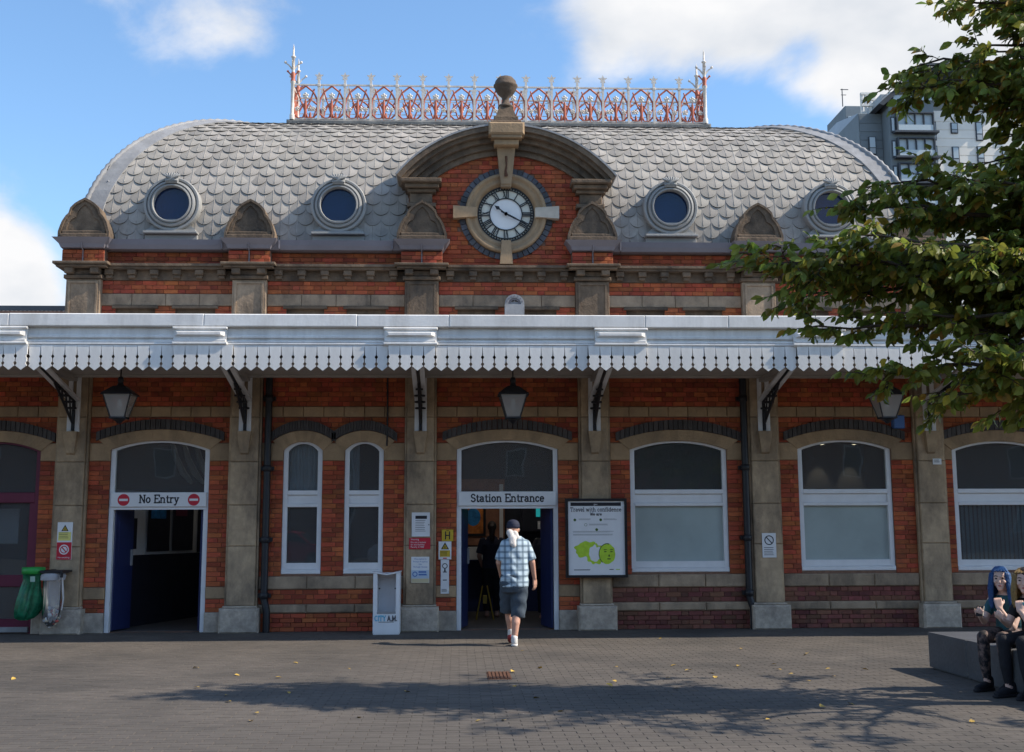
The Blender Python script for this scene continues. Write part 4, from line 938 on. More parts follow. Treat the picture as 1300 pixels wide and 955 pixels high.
# ------------------------------------------------------------------ hanging lanterns
def lantern():
    root = thing('hanging_lantern', '', 'lantern', (0, 0, 0), 'lanterns hanging under the canopy')
    q = MB(); q.lathe([(0, .72), (.012, .70), (.012, .60), (.035, .60), (.05, .575), (.055, .54), (.04, .52), (.05, .50), (.07, .46), (.13, .42)], (0, 0, 0), 14); q.build('cap', IRB, root)
    def frus(r0, z0, r1, z1, b, m=0): b.add([(-r0, -r0, z0), (r0, -r0, z0), (r0, r0, z0), (-r0, r0, z0), (-r1, -r1, z1), (r1, -r1, z1), (r1, r1, z1), (-r1, r1, z1)], [(0, 1, 5, 4), (1, 2, 6, 5), (2, 3, 7, 6), (3, 0, 4, 7)], m)
    q = MB(); frus(.265, .345, .10, .46, q); frus(.275, .325, .265, .345, q); q.add([(-.27, -.27, .33), (.27, -.27, .33), (.27, .27, .33), (-.27, .27, .33)], [(3, 2, 1, 0)]); q.build('lantern_roof', IRB, root)
    q = MB(); r0, r1 = .125, .235
    for sx, sy in ((-1, -1), (1, -1), (1, 1), (-1, 1)): q.tube([(sx * r0, sy * r0, 0), (sx * r1, sy * r1, .33)], .013, 4, 0, True, False)
    q.box(-.14, .14, -.14, .14, -.025, .0); q.lathe([(.11, -.04), (.07, -.055), (.03, -.09), (0, -.10)], (0, 0, 0), 12); q.build('lantern_frame', IRB, root)
    for k in range(4):
        g = MB(); g.add([(-r0 + .01, -r0, .002), (r0 - .01, -r0, .002), (r1 - .01, -r1, .325), (-r1 + .01, -r1, .325)], [(0, 1, 2, 3)]); o = g.build('lantern_pane', GLC, root); o.rotation_euler = (0, 0, k * pi / 2)
    q = MB(); q.lathe([(0, .11), (.04, .115), (.042, .25), (.03, .27), (0, .275)], (0, 0, 0), 14); q.build('bulb', LMP, root)
    for ch in root.children:
        ch.data.transform(Matrix.Diagonal((.84, .84, 1, 1)))
    return root
l0 = lantern(); l0.location = (-5.76, -1.2, 3.20); l0['label'] = 'black lantern with white bulb hanging over the No Entry doorway'
for x, lab in ((.05, 'black lantern with white bulb hanging over the Station Entrance doorway'), (5.72, 'black lantern half hidden by tree leaves over the right hand office window')):
    c = copy_tree(l0); c.location = (x, -1.2, 3.20); c['label'] = lab

# ------------------------------------------------------------------ iron cresting on the ridge
cr_ = thing('ridge_cresting', 'red and white ornamental iron railing with star tips along the roof ridge', 'railing', (0, PY0, EZ + RH + .20))
CZ0 = EZ + RH + .20; CH = .66; NB = 16; CL = 3.86; DX = 2 * CL / NB
def motif(b, dx):                     # one bay of pointed arches, stem and flowers, hung in local x from 0
    h = dx / 2
    for s_ in (-1, 1):
        b.tube([(s_ * h * .95, 0, .26), (s_ * h * .88, 0, .40), (s_ * h * .6, 0, .54), (0, 0, .66)], .018, 5, 0)
        b.tube([(s_ * h * .95, 0, .26), (s_ * h * .9, 0, .12), (s_ * h * .55, 0, .035), (s_ * h * .2, 0, .04), (0, 0, .15)], .018, 5, 0)
        b.tube([(0, 0, .18), (s_ * h * .35, 0, .36), (s_ * h * .65, 0, .60)], .015, 5, 0)
        b.tube([(0, 0, .22), (s_ * h * .3, 0, .30), (s_ * h * .55, 0, .22)], .011, 5, 0)
        b.tube([(0, 0, .12), (s_ * h * .25, 0, .02)], .014, 5, 0)
    b.tube([(0, 0, .0), (0, 0, .12), (0, 0, .3), (0, 0, .40)], [.012, .026, .032, .012], 6, 0)
def flowers(b, dx):
    h = dx / 2
    for x, z, r in ((0, .47, .06), (-h * .62, .21, .05), (h * .62, .21, .05)):
        for k in range(5):
            a = R(90 + 72 * k); b.ball((x + r * .6 * cos(a), -.005, z + r * .6 * sin(a)), (r * .42, .014, r * .42), 6)
        b.ball((x, -.012, z), (r * .3, .014, r * .3), 6)
def star(b, x, y, z, r):
    P = [(x + (r if k % 2 == 0 else r * .42) * sin(pi * k / 5), z + (r if k % 2 == 0 else r * .42) * cos(pi * k / 5)) for k in range(10)]
    b.prism(P, y - .012, y + .012)
q = MB(); motif(q, DX); m_red = q.mesh('scroll_panel', IRR); q = MB(); flowers(q, DX); m_fl = q.mesh('flower_panel', IRW)
q = MB(); q.box(-.021, .021, -.021, .021, 0, .80); star(q, 0, 0, .85, .085); q.cbox(-.028, .028, -.028, .028, .645, .70, .006); m_post = q.mesh('post', IRW)
for yy in (0, .72):
    for k in range(NB):
        x = -CL + DX * (k + .5)
        o = link('scroll_panel', m_red, cr_); o.location = (x, yy, 0); p = link('flower_panel', m_fl, cr_); p.location = (x, yy - .004, 0)
        if k: w = link('post', m_post, cr_); w.location = (-CL + DX * k, yy, 0)
    q = MB(); q.box(-CL, CL, -.014, .014, .665, .692); q.box(-CL, CL, -.012, .012, .012, .036); q.box(-CL, CL, -.006, .006, .36, .372); o = q.build('rail', IRW, cr_); o.location = (0, yy, 0)
for sx in (-1, 1):
    for yy in (.18, .54): o = link('scroll_panel', m_red, cr_); o.location = (sx * CL, yy, 0); o.rotation_euler = (0, 0, pi / 2); o.scale = (.75, 1, 1)
    q = MB(); q.box(-.012, .012, 0, .72, .665, .692); q.box(-.012, .012, 0, .72, .012, .036); o = q.build('rail', IRW, cr_); o.location = (sx * CL, 0, 0)
q = MB(); q.lathe([(.05, 0), (.05, .1), (.035, .12), (.035, .70), (.05, .72), (.05, .74)], (0, 0, 0), 10, 'z', 0)
q.lathe([(.05, .74), (.035, .80), (.05, .88), (.03, .92)], (0, 0, 0), 10, 'z', 1); q.lathe([(.03, .92), (.028, 1.2), (.045, 1.21), (.045, 1.23), (.02, 1.24), (.014, 1.4), (.0, 1.48)], (0, 0, 0), 8, 'z', 0)
for s_ in (-1, 1):
    q.tube([(s_ * .02, 0, .98), (s_ * .08, 0, 1.06), (s_ * .14, 0, 1.10)], [.016, .014, .01], 5, 0); q.ball((s_ * .145, 0, 1.115), .028, 6, 0)
    q.tube([(s_ * .03, 0, .86), (s_ * .09, 0, .93)], .014, 5, 1); q.ball((s_ * .10, 0, .94), .022, 6, 1)
    q.tube([(0, s_ * .02, .98), (0, s_ * .08, 1.06), (0, s_ * .14, 1.10)], [.016, .014, .01], 5, 0)
m_cp = q.mesh('corner_post', [IRW, IRR])
for sx in (-1, 1):
    for yy in (0, .72): o = link('corner_post', m_cp, cr_); o.location = (sx * CL, yy, 0)

# ------------------------------------------------------------------ clock
ck = thing('clock', 'round white clock with black Roman numerals in the brick gable showing ten twenty', 'clock', (0, 0, CZ))
def disc(b, r, y, n=56, m=0): b.add([(r * cos(2 * pi * i / n), y, CZ + r * sin(2 * pi * i / n)) for i in range(n)], [tuple(range(n))], m)
q = MB(); disc(q, .458, .02); part(q, 'dial', CLY, ck)
q = MB(); disc(q, .262, .016); part(q, 'dial_centre', CLK, ck)
q = MB(); q.strip(circ(0, CZ, .272, 0, 360, 56), circ(0, CZ, .258, 0, 360, 56), -.004, .02); q.strip(circ(0, CZ, .415, 0, 360, 56), circ(0, CZ, .402, 0, 360, 56), -.004, .02); q.strip(circ(0, CZ, .46, 0, 360, 56), circ(0, CZ, .442, 0, 360, 56), -.004, .02)
for i in range(60): a = 2 * pi * i / 60 + pi / 60; q.tube([(.41 * sin(a), .005, CZ + .41 * cos(a)), (.446 * sin(a), .005, CZ + .446 * cos(a))], .009, 4, 0, True, False)
part(q, 'minute_ring', BLP, ck)
ROM = ['XII', 'I', 'II', 'III', 'IIII', 'V', 'VI', 'VII', 'VIII', 'IX', 'X', 'XI']
for i, s_ in enumerate(ROM):
    a = 2 * pi * i / 12; q = MB(); wd = {'I': .026, 'V': .056, 'X': .056}; tot = sum(wd[c] for c in s_); x = -tot / 2; r0, r1 = .272, .404
    def st_(xa, ra, xb, rb, w, kk=0):
        P = [(xa - w, ra), (xa + w, ra), (xb + w, rb), (xb - w, rb)]
        q.add([(u * cos(a) + r * sin(a), -.002 - .0005 * kk, CZ - u * sin(a) + r * cos(a)) for u, r in P], [(0, 1, 2, 3)])
    for c in s_:
        w = wd[c]; m_ = x + w / 2
        if c == 'I': st_(m_, r0, m_, r1, .0088)
        elif c == 'V': st_(m_, r0, x + .008, r1, .0095); st_(m_, r0, x + w - .008, r1, .004, 1)
        else: st_(x + w - .006, r0, x + .006, r1, .0095); st_(x + .006, r0, x + w - .006, r1, .004, 1)
        x += w
    part(q, 'numeral', BLP, ck)
def hand(name, ang, length, w, spade):
    q = MB(); d = Vector((sin(ang), 0, cos(ang))); n_ = Vector((cos(ang), 0, -sin(ang)))
    def P(r, u): v = d * r + n_ * u; return (v.x, CZ + v.z)
    if spade: poly = [P(-.06, -w * .6), P(.13, -w * .8), P(.165, -w * 2.6), P(.20, -w * 1.2), P(length, 0), P(.20, w * 1.2), P(.165, w * 2.6), P(.13, w * .8), P(-.06, w * .6)]
    else: poly = [P(-.09, -w), P(.15, -w * 1.2), P(length, -w * .3), P(length, w * .3), P(.15, w * 1.2), P(-.09, w)]
    q.prism(poly, -.03 if spade else -.04, -.026 if spade else -.036); q.lathe([(0, -.05), (.026, -.05), (.026, -.0)], (0, 0, CZ), 16, 'y'); part(q, name, BLP, ck)
hand('hour_hand', 2 * pi * (10 + 20 / 60) / 12 - .06, .235, .013, True); hand('minute_hand', 2 * pi * 19.6 / 60, .37, .013, False)

# ------------------------------------------------------------------ signs and notices on the front
def plate(name, label, cat, x0, x1, z0, z1, y, m, group=None, frame=None, th=.012):
    t = thing(name, label, cat, ((x0 + x1) / 2, y, z0), group)
    q = MB(); q.cbox(x0, x1, y - th, y, z0, z1, .003); part(q, 'plate', m, t)
    if frame: q = MB(); q.strip([(x0, z0), (x0, z1), (x1, z1), (x1, z0)], [(x0 + .02, z0 + .02), (x0 + .02, z1 - .02), (x1 - .02, z1 - .02), (x1 - .02, z0 + .02)], y - th - .012, y - .002, 0, True); part(q, 'frame', frame, t)
    return t
def rect(t, x0, x1, z0, z1, y, m, name='print'): q = MB(); q.add([(x0, y, z0), (x1, y, z0), (x1, y, z1), (x0, y, z1)], [(0, 1, 2, 3)]); return part(q, name, m, t)
def tri(t, cx, z, w, y, m, mk):
    q = MB(); q.add([(cx - w / 2, y, z), (cx + w / 2, y, z), (cx, y, z + w * .88)], [(0, 1, 2)], 1); w2 = w * .62; q.add([(cx - w2 / 2, y - .0006, z + w * .09), (cx + w2 / 2, y - .0006, z + w * .09), (cx, y - .0006, z + w * .09 + w2 * .88)], [(0, 1, 2)], 0)
    q.add([(cx - w * .07, y - .0012, z + w * .15), (cx + w * .07, y - .0012, z + w * .15), (cx + w * .04, y - .0012, z + w * .45), (cx - w * .04, y - .0012, z + w * .45)], [(0, 1, 2, 3)], 1); part(q, 'warning_triangle', [m, mk], t)
def ringp(t, cx, cz, r0, r1, y, m, name='symbol', slash=True):
    q = MB(); q.strip(circ(cx, cz, r1, 0, 360, 24), circ(cx, cz, r0, 0, 360, 24), y, y + .001)
    if slash: d = r0 * .7; q.add([(cx - d - .008, y - .0006, cz + d), (cx - d + .008, y - .0006, cz + d + .006), (cx + d + .008, y - .0006, cz - d), (cx + d - .008, y - .0006, cz - d - .006)], [(3, 2, 1, 0)])
    return part(q, name, m, t)
def lines(t, x0, x1, z0, z1, n, y, m, h=.42):
    q = MB(); st_ = (z1 - z0) / n
    for k in range(n): q.add([(x0, y, z1 - (k + h) * st_), (x0 + (x1 - x0) * rng.uniform(.7, 1), y, z1 - (k + h) * st_), (x0 + (x1 - x0) * .85, y, z1 - k * st_), (x0, y, z1 - k * st_)], [(0, 1, 2, 3)])
    part(q, 'small_print', m, t)
Y1 = -.124
s1 = plate('notice_frame', 'white framed timetable notice topmost on the pillar left of the entrance', 'notice', -1.485, -1.205, 1.44, 1.81, Y1, SGW, None, WHF, .02)
rect(s1, -1.43, -1.25, 1.71, 1.76, -.1455, SGK); lines(s1, -1.43, -1.26, 1.5, 1.69, 7, -.1455, INK, .25); q = MB(); q.ball((-1.22, -.16, 1.62), .008, 8); part(q, 'lock', SGK, s1)
s2 = plate('warning_sign', 'red trespass warning sign with white lettering on the pillar left of the entrance', 'sign', -1.525, -1.195, 1.245, 1.42, Y1, SGR)
for k, t in enumerate(('Warning', 'Do not trespass', 'on the Railway', 'Penalty £1000')): plain(t, -1.50, 1.385 - k * .036 - (.008 if k else 0), .036, -.1375, SGW, s2, 'LEFT')
s3 = plate('private_property_notice', 'white and blue private property notice under the red warning sign', 'notice', -1.49, -1.21, .73, 1.13, Y1, SGW)
for k, t in enumerate(('This station is', 'Private Property', 'No', 'Through Access')): plain(t, -1.35, 1.085 - k * .04, .034, -.1375, SGB, s3)
rect(s3, -1.485, -1.215, .80, .925, -.1372, mat('pale_blue_print', (.45, .55, .66), .5, .03)); rect(s3, -1.485, -1.215, .735, .798, -.1372, SGC); ringp(s3, -1.43, .865, .026, .04, -.139, SGB, 'roundel', False); lines(s3, -1.375, -1.235, .83, .91, 2, -.1385, SGB, .6)
s4 = plate('hydrant_sign', 'yellow hydrant plate with a black letter H left of the entrance', 'sign', -1.02, -.84, 1.365, 1.545, -.012, SGY)
slab('H', -.93, 1.40, .11, -.026, wt=.16, serif=False).build('lettering', SGK, s4).location = (.93, .012, -1.365)
rect(s4, -.95, -.91, 1.525, 1.533, -.0252, SGK)
s5 = plate('warning_sign', 'white and yellow triangle safety sign below the hydrant plate', 'sign', -1.07, -.87, 1.085, 1.362, -.012, SGW)
tri(s5, -.97, 1.24, .125, -.0252, SGY, SGK); rect(s5, -1.05, -.89, 1.125, 1.225, -.0252, SGY); lines(s5, -1.04, -.91, 1.135, 1.215, 4, -.0258, SGK, .3); rect(s5, -1.0, -.94, 1.095, 1.112, -.0252, SGR)
s6 = plate('hand_sanitiser_sign', 'tall narrow white sign with black face symbol beside the entrance door', 'sign', -1.035, -.905, .56, 1.08, -.012, SGW)
ringp(s6, -.97, .985, .03, .042, -.026, SGK, 'symbol', False); q = MB(); q.add([(-.985, -.0255, .90), (-.955, -.0255, .90), (-.962, -.0255, .945), (-.978, -.0255, .945)], [(0, 1, 2, 3)]); q.add([(-1.0, -.0255, .885), (-.94, -.0255, .885), (-.94, -.0255, .898), (-1.0, -.0255, .898)], [(0, 1, 2, 3)]); part(q, 'symbol', SGK, s6); rect(s6, -1.0, -.94, .762, .776, -.0255, SGK); lines(s6, -1.02, -.92, .58, .63, 3, -.0255, BLD, .4)
s7 = plate('warning_sign', 'yellow warning and red no smoking sign on the pillar above the bin bags', 'sign', -6.91, -6.68, 1.11, 1.68, Y1, SGW)
tri(s7, -6.795, 1.545, .11, -.1375, SGY, SGK); rect(s7, -6.89, -6.70, 1.40, 1.53, -.1372, mat('pale_yellow_print', (.72, .66, .2), .5, .04)); lines(s7, -6.88, -6.72, 1.42, 1.52, 4, -.138, SGK, .25); rect(s7, -6.907, -6.683, 1.113, 1.375, -.1372, SGR)
q = MB(); q.add([(-6.795 + .075 * cos(i * pi / 12), -.138, 1.265 + .075 * sin(i * pi / 12)) for i in range(24)], [tuple(range(24))]); part(q, 'white_disc', SGW, s7); ringp(s7, -6.795, 1.265, .045, .058, -.1395, SGR); plain('No smoking', -6.795, 1.135, .036, -.1385, SGW, s7)
s8 = plate('no_smoking_sign', 'white no smoking sign on the pillar right of the wide frosted window', 'sign', 4.005, 4.225, 1.09, 1.47, Y1, SGW)
ringp(s8, 4.115, 1.36, .06, .075, -.138, SGK); lines(s8, 4.03, 4.2, 1.11, 1.25, 5, -.1375, SGK, .3)
s9 = plate('small_plate', 'small white plate high on the pillar near the tree', 'sign', 6.80, 6.94, 2.54, 2.635, Y1, SGW); lines(s9, 6.82, 6.92, 2.56, 2.615, 2, -.1375, BLD, .4)
ab = thing('alarm_box', 'blue alarm box on the brickwork beside the right hand lantern', 'alarm box', (6.29, -.1, 3.12)); q = MB(); q.cbox(6.2, 6.38, -.14, .0, 3.12, 3.33, .015); part(q, 'casing', SGB, ab)

# framed travel poster
pb_ = thing('poster_board', 'black framed Travel with confidence poster with a green face beside the entrance', 'poster', (1.385, -.2, .8))
px0, px1, pz0, pz1 = .905, 1.865, .80, 2.015
q = MB(); q.box(px0 + .02, px1 - .02, -.215, -.13, pz0 + .02, pz1 - .02); part(q, 'board', SGW, pb_)
q = MB(); q.strip([(px0, pz0), (px0, pz1), (px1, pz1), (px1, pz0)], [(px0 + .04, pz0 + .04), (px0 + .04, pz1 - .04), (px1 - .04, pz1 - .04), (px1 - .04, pz0 + .04)], -.24, -.12, 0, True); part(q, 'frame', BLP, pb_)
rect(pb_, .985, 1.775, 1.90, 1.955, -.2165, SGK, 'header'); plain('gwr', 1.38, 1.914, .04, -.2175, SGW, pb_)
slab('Travel with confidence', 1.38, 1.815, .062, -.217, wt=.13, squeeze=.92).build('lettering', SGK, pb_).location = (-1.385, .2, -.8)
slab('We are', 1.38, 1.752, .045, -.217, wt=.17).build('lettering', SGK, pb_).location = (-1.385, .2, -.8)
for x0, x1, z in ((1.11, 1.33, 1.69), (1.5, 1.74, 1.69), (1.27, 1.6, 1.61), (1.02, 1.76, 1.50), (1.02, 1.76, 1.455)): lines(pb_, x0, x1, z - .015, z + .012, 2, -.2165, BLD, .3)
for x, z in ((1.05, 1.685), (1.455, 1.685), (1.39, 1.535)):
    q = MB(); q.add([(x + .022 * cos(i * pi / 6), -.2166, z + .022 * sin(i * pi / 6)) for i in range(12)], [tuple(range(12))]); part(q, 'icon', SGD, pb_)
ringp(pb_, 1.22, 1.61, .018, .023, -.217, SGD, 'icon', False)
def splash(cx, cz, rx, rz, seed, y, m, name, k=.22, n=44):
    r_ = random.Random(seed); ph = [(r_.uniform(0, 6.3), r_.uniform(.2, 1)) for _ in range(9)]
    q = MB(); P = []
    for i in range(n):
        a = 2 * pi * i / n; w = 1 + k * sum(s * sin((j + 2) * a + p) for j, (p, s) in enumerate(ph)) / 4; P.append((cx + rx * w * cos(a), y, cz + rz * w * sin(a)))
    q.add(P, [tuple(range(n))]); return part(q, name, m, pb_)
splash(1.25, 1.23, .20, .125, 3, -.2163, SGG, 'green_splash', .3); splash(1.34, 1.16, .13, .15, 5, -.2166, SGG, 'green_splash', .3)
splash(1.36, 1.17, .09, .13, 8, -.2170, SGW, 'white_splash', .25); splash(1.55, 1.16, .125, .155, 1, -.2174, SGG, 'face', .06)
q = MB(); q.strip(circ(1.55, 1.16, .135, 75, 235, 12, .165), circ(1.545, 1.16, .118, 75, 235, 12, .15), -.2179, -.2176); part(q, 'hair_line', SGD, pb_)
for x in (1.52, 1.615): splash(x, 1.195, .022, .009, 2, -.2180, SGD, 'eye', .05, 14); splash(x, 1.225, .03, .007, 2, -.2180, SGD, 'brow', .05, 14)
splash(1.575, 1.085, .032, .010, 4, -.2180, SGD, 'mouth', .05, 14); splash(1.578, 1.135, .012, .02, 6, -.2180, SGD, 'nose', .05, 14)
lines(pb_, 1.03, 1.33, .905, .925, 1, -.2165, BLD, .6); lines(pb_, 1.58, 1.66, .91, .93, 1, -.2165, BLD, .6); lines(pb_, 1.68, 1.76, .91, .93, 1, -.2165, SGG, .6)

# newspaper rack
nr = thing('newspaper_rack', 'white empty newspaper rack with blue and black lettering standing by the pillar', 'newspaper rack', (-1.835, -.5, 0))
x0, x1, yf, yb = -2.035, -1.635, -.66, -.32
q = MB(); q.box(x0, x0 + .06, yf, yb, .02, .90); q.box(x1 - .06, x1, yf, yb, .02, .90); q.box(x0 + .06, x1 - .06, yf, yf + .02, .02, .30); q.box(x0 + .06, x1 - .06, yb - .02, yb, .02, .90); q.box(x0 + .005, x1 - .005, yf + .005, yb, .0, .0195); part(q, 'case', SGW, nr)
q = MB(); q.box(x0 + .061, x1 - .061, yf + .02, yb - .021, .285, .30); part(q, 'shelf', LED, nr)
q = MB(); q.box(x0 + .061, x1 - .061, yf - .004, yf + .019, .302, .335); part(q, 'rail', LED, nr)
q = MB()
q.add([(x0 - .01, yf - .01, .925), (-1.835, yf - .01, .89), (x1 + .01, yf - .01, .93), (x1 + .01, yb, .93), (-1.835, yb, .89), (x0 - .01, yb, .925), (x0 - .01, yf - .01, .905), (-1.835, yf - .01, .872), (x1 + .01, yf - .01, .91), (x1 + .01, yb, .91), (-1.835, yb, .872), (x0 - .01, yb, .905)],
      [(0, 1, 4, 5), (1, 2, 3, 4), (6, 11, 10, 7), (7, 10, 9, 8), (0, 6, 7, 1), (1, 7, 8, 2), (2, 8, 9, 3), (5, 11, 6, 0), (3, 9, 10, 4), (4, 10, 11, 5)]); part(q, 'lid', SGW, nr)
for x in (-1.96, -1.72): q = MB(); q.ball((x, yb - .025, .66), .012, 8); part(q, 'bolt', SGK, nr)
o = slab('CITY', -1.925, .20, .075, yf - .003, wt=.15, squeeze=.78); part(o, 'lettering', PRT, nr); o = slab('A.M.', -1.745, .20, .075, yf - .003, wt=.15, squeeze=.78); part(o, 'lettering', SGK, nr)
q = MB(); q.add([(-1.95, yf - .002, .178), (-1.72, yf - .002, .178), (-1.72, yf - .002, .186), (-1.95, yf - .002, .186)], [(0, 1, 2, 3)]); part(q, 'underline', BLD, nr)

# refuse bags on hoops
def sack(b, c, rings, folds, seed, flat=1., n=40):
    r_ = random.Random(seed); ph = [r_.uniform(0, 6.3) for _ in range(6)]; vs = []
    for z, r, dx, amp in rings:
        for i in range(n):
            a = 2 * pi * i / n; w = 1 + amp * (sin(folds * a + ph[0] + z * 2) * .5 + sin((folds * 2 + 1) * a + ph[1] - z * 5) * .3 + sin(3 * a + ph[2] + z * 6) * .4)
            vs.append((c[0] + dx + r * w * cos(a), c[1] + r * w * sin(a) * flat, c[2] + z))
    k = len(rings); b.add(vs, [(i * n + j, i * n + (j + 1) % n, (i + 1) * n + (j + 1) % n, (i + 1) * n + j) for i in range(k - 1) for j in range(n)] + [tuple(range((k - 1) * n, k * n))[::-1]], 0, True)
g1 = thing('refuse_bag', 'green translucent bin bag hanging from a green hoop by the maroon doors', 'bin bag', (-7.14, -.4, .25))
q = MB(); q.lathe([(.15, 0), (.165, 0), (.17, .05), (.165, .10), (.15, .10), (.15, 0)], (-7.14, -.42, .91), 28); part(q, 'hoop', GRN, g1)
q = MB(); q.box(-7.0, -6.92, -.43, -.41, .93, .97); q.box(-6.94, -6.9, -.43, -.06, .93, .97); part(q, 'arm', IRB, g1)
q = MB(); sack(q, (-7.14, -.42, .25), [(.70, .160, 0, .0), (.64, .13, .0, .2), (.56, .11, .0, .4), (.46, .115, -.02, .5), (.36, .13, -.04, .5), (.25, .145, -.055, .5), (.15, .15, -.075, .45), (.06, .14, -.10, .4), (.01, .12, -.115, .3), (-.02, .06, -.12, .2)], 9, 2, .75); part(q, 'bag', GBG, g1)
q = MB(); q.add([(-7.13, -.578, .80), (-7.06, -.575, .80), (-7.06, -.58, .88), (-7.13, -.584, .88)], [(0, 1, 2, 3)]); part(q, 'sticker', mat('pale_sticker', (.3, .45, .38), .5, .1), g1)
g2 = thing('refuse_bag', 'clear plastic rubbish bag with litter in it hanging on the pillar', 'bin bag', (-6.84, -.4, .15))
q = MB(); q.cbox(-7.0, -6.66, -.58, -.26, .92, .965, .01); q.cbox(-6.78, -6.66, -.262, -.12, .93, .96, .005); q.box(-6.69, -6.655, -.6, -.56, .86, .925); part(q, 'hoop', IRB, g2)
q = MB(); sack(q, (-6.845, -.42, .14), [(.79, .15, 0, .02), (.76, .165, 0, .05), (.72, .15, .01, .05), (.55, .14, .01, .10), (.35, .14, .01, .12), (.22, .145, .01, .10), (.13, .13, .005, .12), (.06, .10, 0, .14), (.01, .05, -.01, .1), (-.02, .02, -.01, .1)], 6, 5); part(q, 'bag', CBG, g2)
q = MB(); sack(q, (-6.845, -.42, .82), [(.10, .165, 0, .02), (.06, .185, 0, .06), (.0, .175, -.01, .1)], 6, 9); q.f.pop(); q.m.pop(); q.sm.pop(); part(q, 'turned_cuff', mat('white_plastic', (.55, .55, .58), .3, .1, trans=.4), g2)
q = MB(); q.tube([(-6.69, -.5, .9), (-6.67, -.5, .7), (-6.655, -.5, .55), (-6.67, -.5, .38)], [.012, .016, .013, .01], 6); part(q, 'tie', HAW, g2)
for k in range(44):
    a = rng.uniform(0, 6.3); zz = .16 + .28 * (k / 44); r_ = .115 * min(1, (zz - .12) * 9) * (.75 + .25 * rng.random()); q = MB()
    v = [(rng.uniform(-1, 1), rng.uniform(-1, 1), rng.uniform(-1, 1)) for _ in range(6)]; q.ball((-6.84 + r_ * cos(a), -.42 + r_ * sin(a), zz), (rng.uniform(.022, .042), rng.uniform(.02, .035), rng.uniform(.016, .04)), 6); part(q, 'litter', LITs[k % 4], g2)

# drain cover and granite bench
dc = thing('drain_cover', 'small rusty iron drain cover set in the paving in front of the entrance', 'drain cover', (-.33, -6.0, 0))
q = MB(); q.box(-.45, -.20, -6.35, -5.66, -.01, .004); 
for k in range(6): q.box(-.435 + k * .04, -.413 + k * .04, -6.32, -5.69, .004, .012)
part(q, 'grating', DRN, dc)
bn = thing('stone_bench', 'low dark granite block bench the two seated people share', 'bench', (4.9, -8, 0))
for k in range(4):
    q = MB(); q.cbox(4.47, 5.05, -5.68 - (k + 1) * 1.05 + .003, -5.68 - k * 1.05 - .003,   .02, .395, .035); q.box(4.5, 5.02, -5.68 - (k + 1) * 1.05 + .02, -5.68 - k * 1.05 - .02, -.01, .03); part(q, 'block', CON, bn)

# fallen leaves
FL = [(-3.69,-5.06),(-3.16,-5.79),(-5.44,-5.89),(-2.7,-4.56),(-2.69,-6.04),(-2.0,-5.2),(.13,-5.37),(.99,-5.35),(.03,-3.47),(1.8,-5.73),(2.43,-5.31),(2.8,-5.26),(2.1,-1.84),(2.88,-3.4),(3.55,-4.07),(1.94,-5.97),(1.73,-5.17),(3.27,-5.77),(3.66,-5.8),(3.18,-6.42),(3.52,-4.16)]
FL += [(rng.uniform(-3.5, 3.4), rng.uniform(-10, -5.6)) for _ in range(26)]
def leaf_geo(L_, w, fold=.22, curl=.12):
    P = [(0, 0, 0)]
    vs = [(0, 0, 0), (-w * .36, L_ * .22, fold * w * .36), (0, L_ * .25, -.0), (w * .36, L_ * .22, fold * w * .36), (-w * .5, L_ * .5, fold * w * .5 - curl * L_ * .05), (0, L_ * .52, -curl * L_ * .1), (w * .5, L_ * .5, fold * w * .5 - curl * L_ * .05),
          (-w * .28, L_ * .8, fold * w * .2 - curl * L_ * .5), (0, L_ * .8, -curl * L_ * .55), (w * .28, L_ * .8, fold * w * .2 - curl * L_ * .5), (0, L_, -curl * L_)]
    return vs, [(0, 2, 1), (0, 3, 2), (1, 2, 5, 4), (2, 3, 6, 5), (4, 5, 8, 7), (5, 6, 9, 8), (7, 8, 10), (8, 9, 10)]
lv_, lf_ = leaf_geo(.085, .052); q = MB(); q.add(lv_, lf_); flm = q.mesh('fallen_leaf', LFO)
for x, y in FL:
    o = link('fallen_leaf', flm); o.location = (x, y, .012); o.rotation_euler = (rng.gauss(0, .2), rng.gauss(0, .2), rng.uniform(0, 6.3)); s_ = rng.uniform(.6, 1.15); o.scale = (s_, s_, s_)
    tag(o, 'small dry golden leaf lying on the dark paving', 'leaf', 'fallen leaves on the paving')

# ------------------------------------------------------------------ people
DG = None
def caps(b, p0, p1, r0, r1, flat0=False, flat1=False, n=12, ax=1.):
    p0, p1 = Vector(p0), Vector(p1); d = (p1 - p0).normalized(); pts = []; rs = []
    if flat0: pts += [p0]; rs += [r0]
    else:
        for t in (-88, -60, -30): pts.append(p0 + d * r0 * sin(R(t))); rs.append(r0 * cos(R(t)))
        pts.append(p0); rs.append(r0)
    pts.append((p0 + p1) / 2); rs.append((r0 + r1) / 2 * 1.0)
    pts.append(p1); rs.append(r1)
    if not flat1:
        for t in (30, 60, 88): pts.append(p1 + d * r1 * sin(R(t))); rs.append(r1 * cos(R(t)))
    b.tube(pts, rs, n)
def loft(b, rings, n=18, pw=2.3):                      # rings: centre, half width, half depth; super-ellipse cross sections, capped
    vs = []
    for (cx, cy, cz), rx, ry in rings:
        for i in range(n):
            a = 2 * pi * i / n; u, v = cos(a), sin(a)
            vs.append((cx + rx * math.copysign(abs(u) ** (2 / pw), u), cy + ry * math.copysign(abs(v) ** (2 / pw), v), cz))
    k = len(rings); b.add(vs, [(i * n + j, i * n + (j + 1) % n, (i + 1) * n + (j + 1) % n, (i + 1) * n + j) for i in range(k - 1) for j in range(n)] + [tuple(range(n))[::-1], tuple(range((k - 1) * n, k * n))])
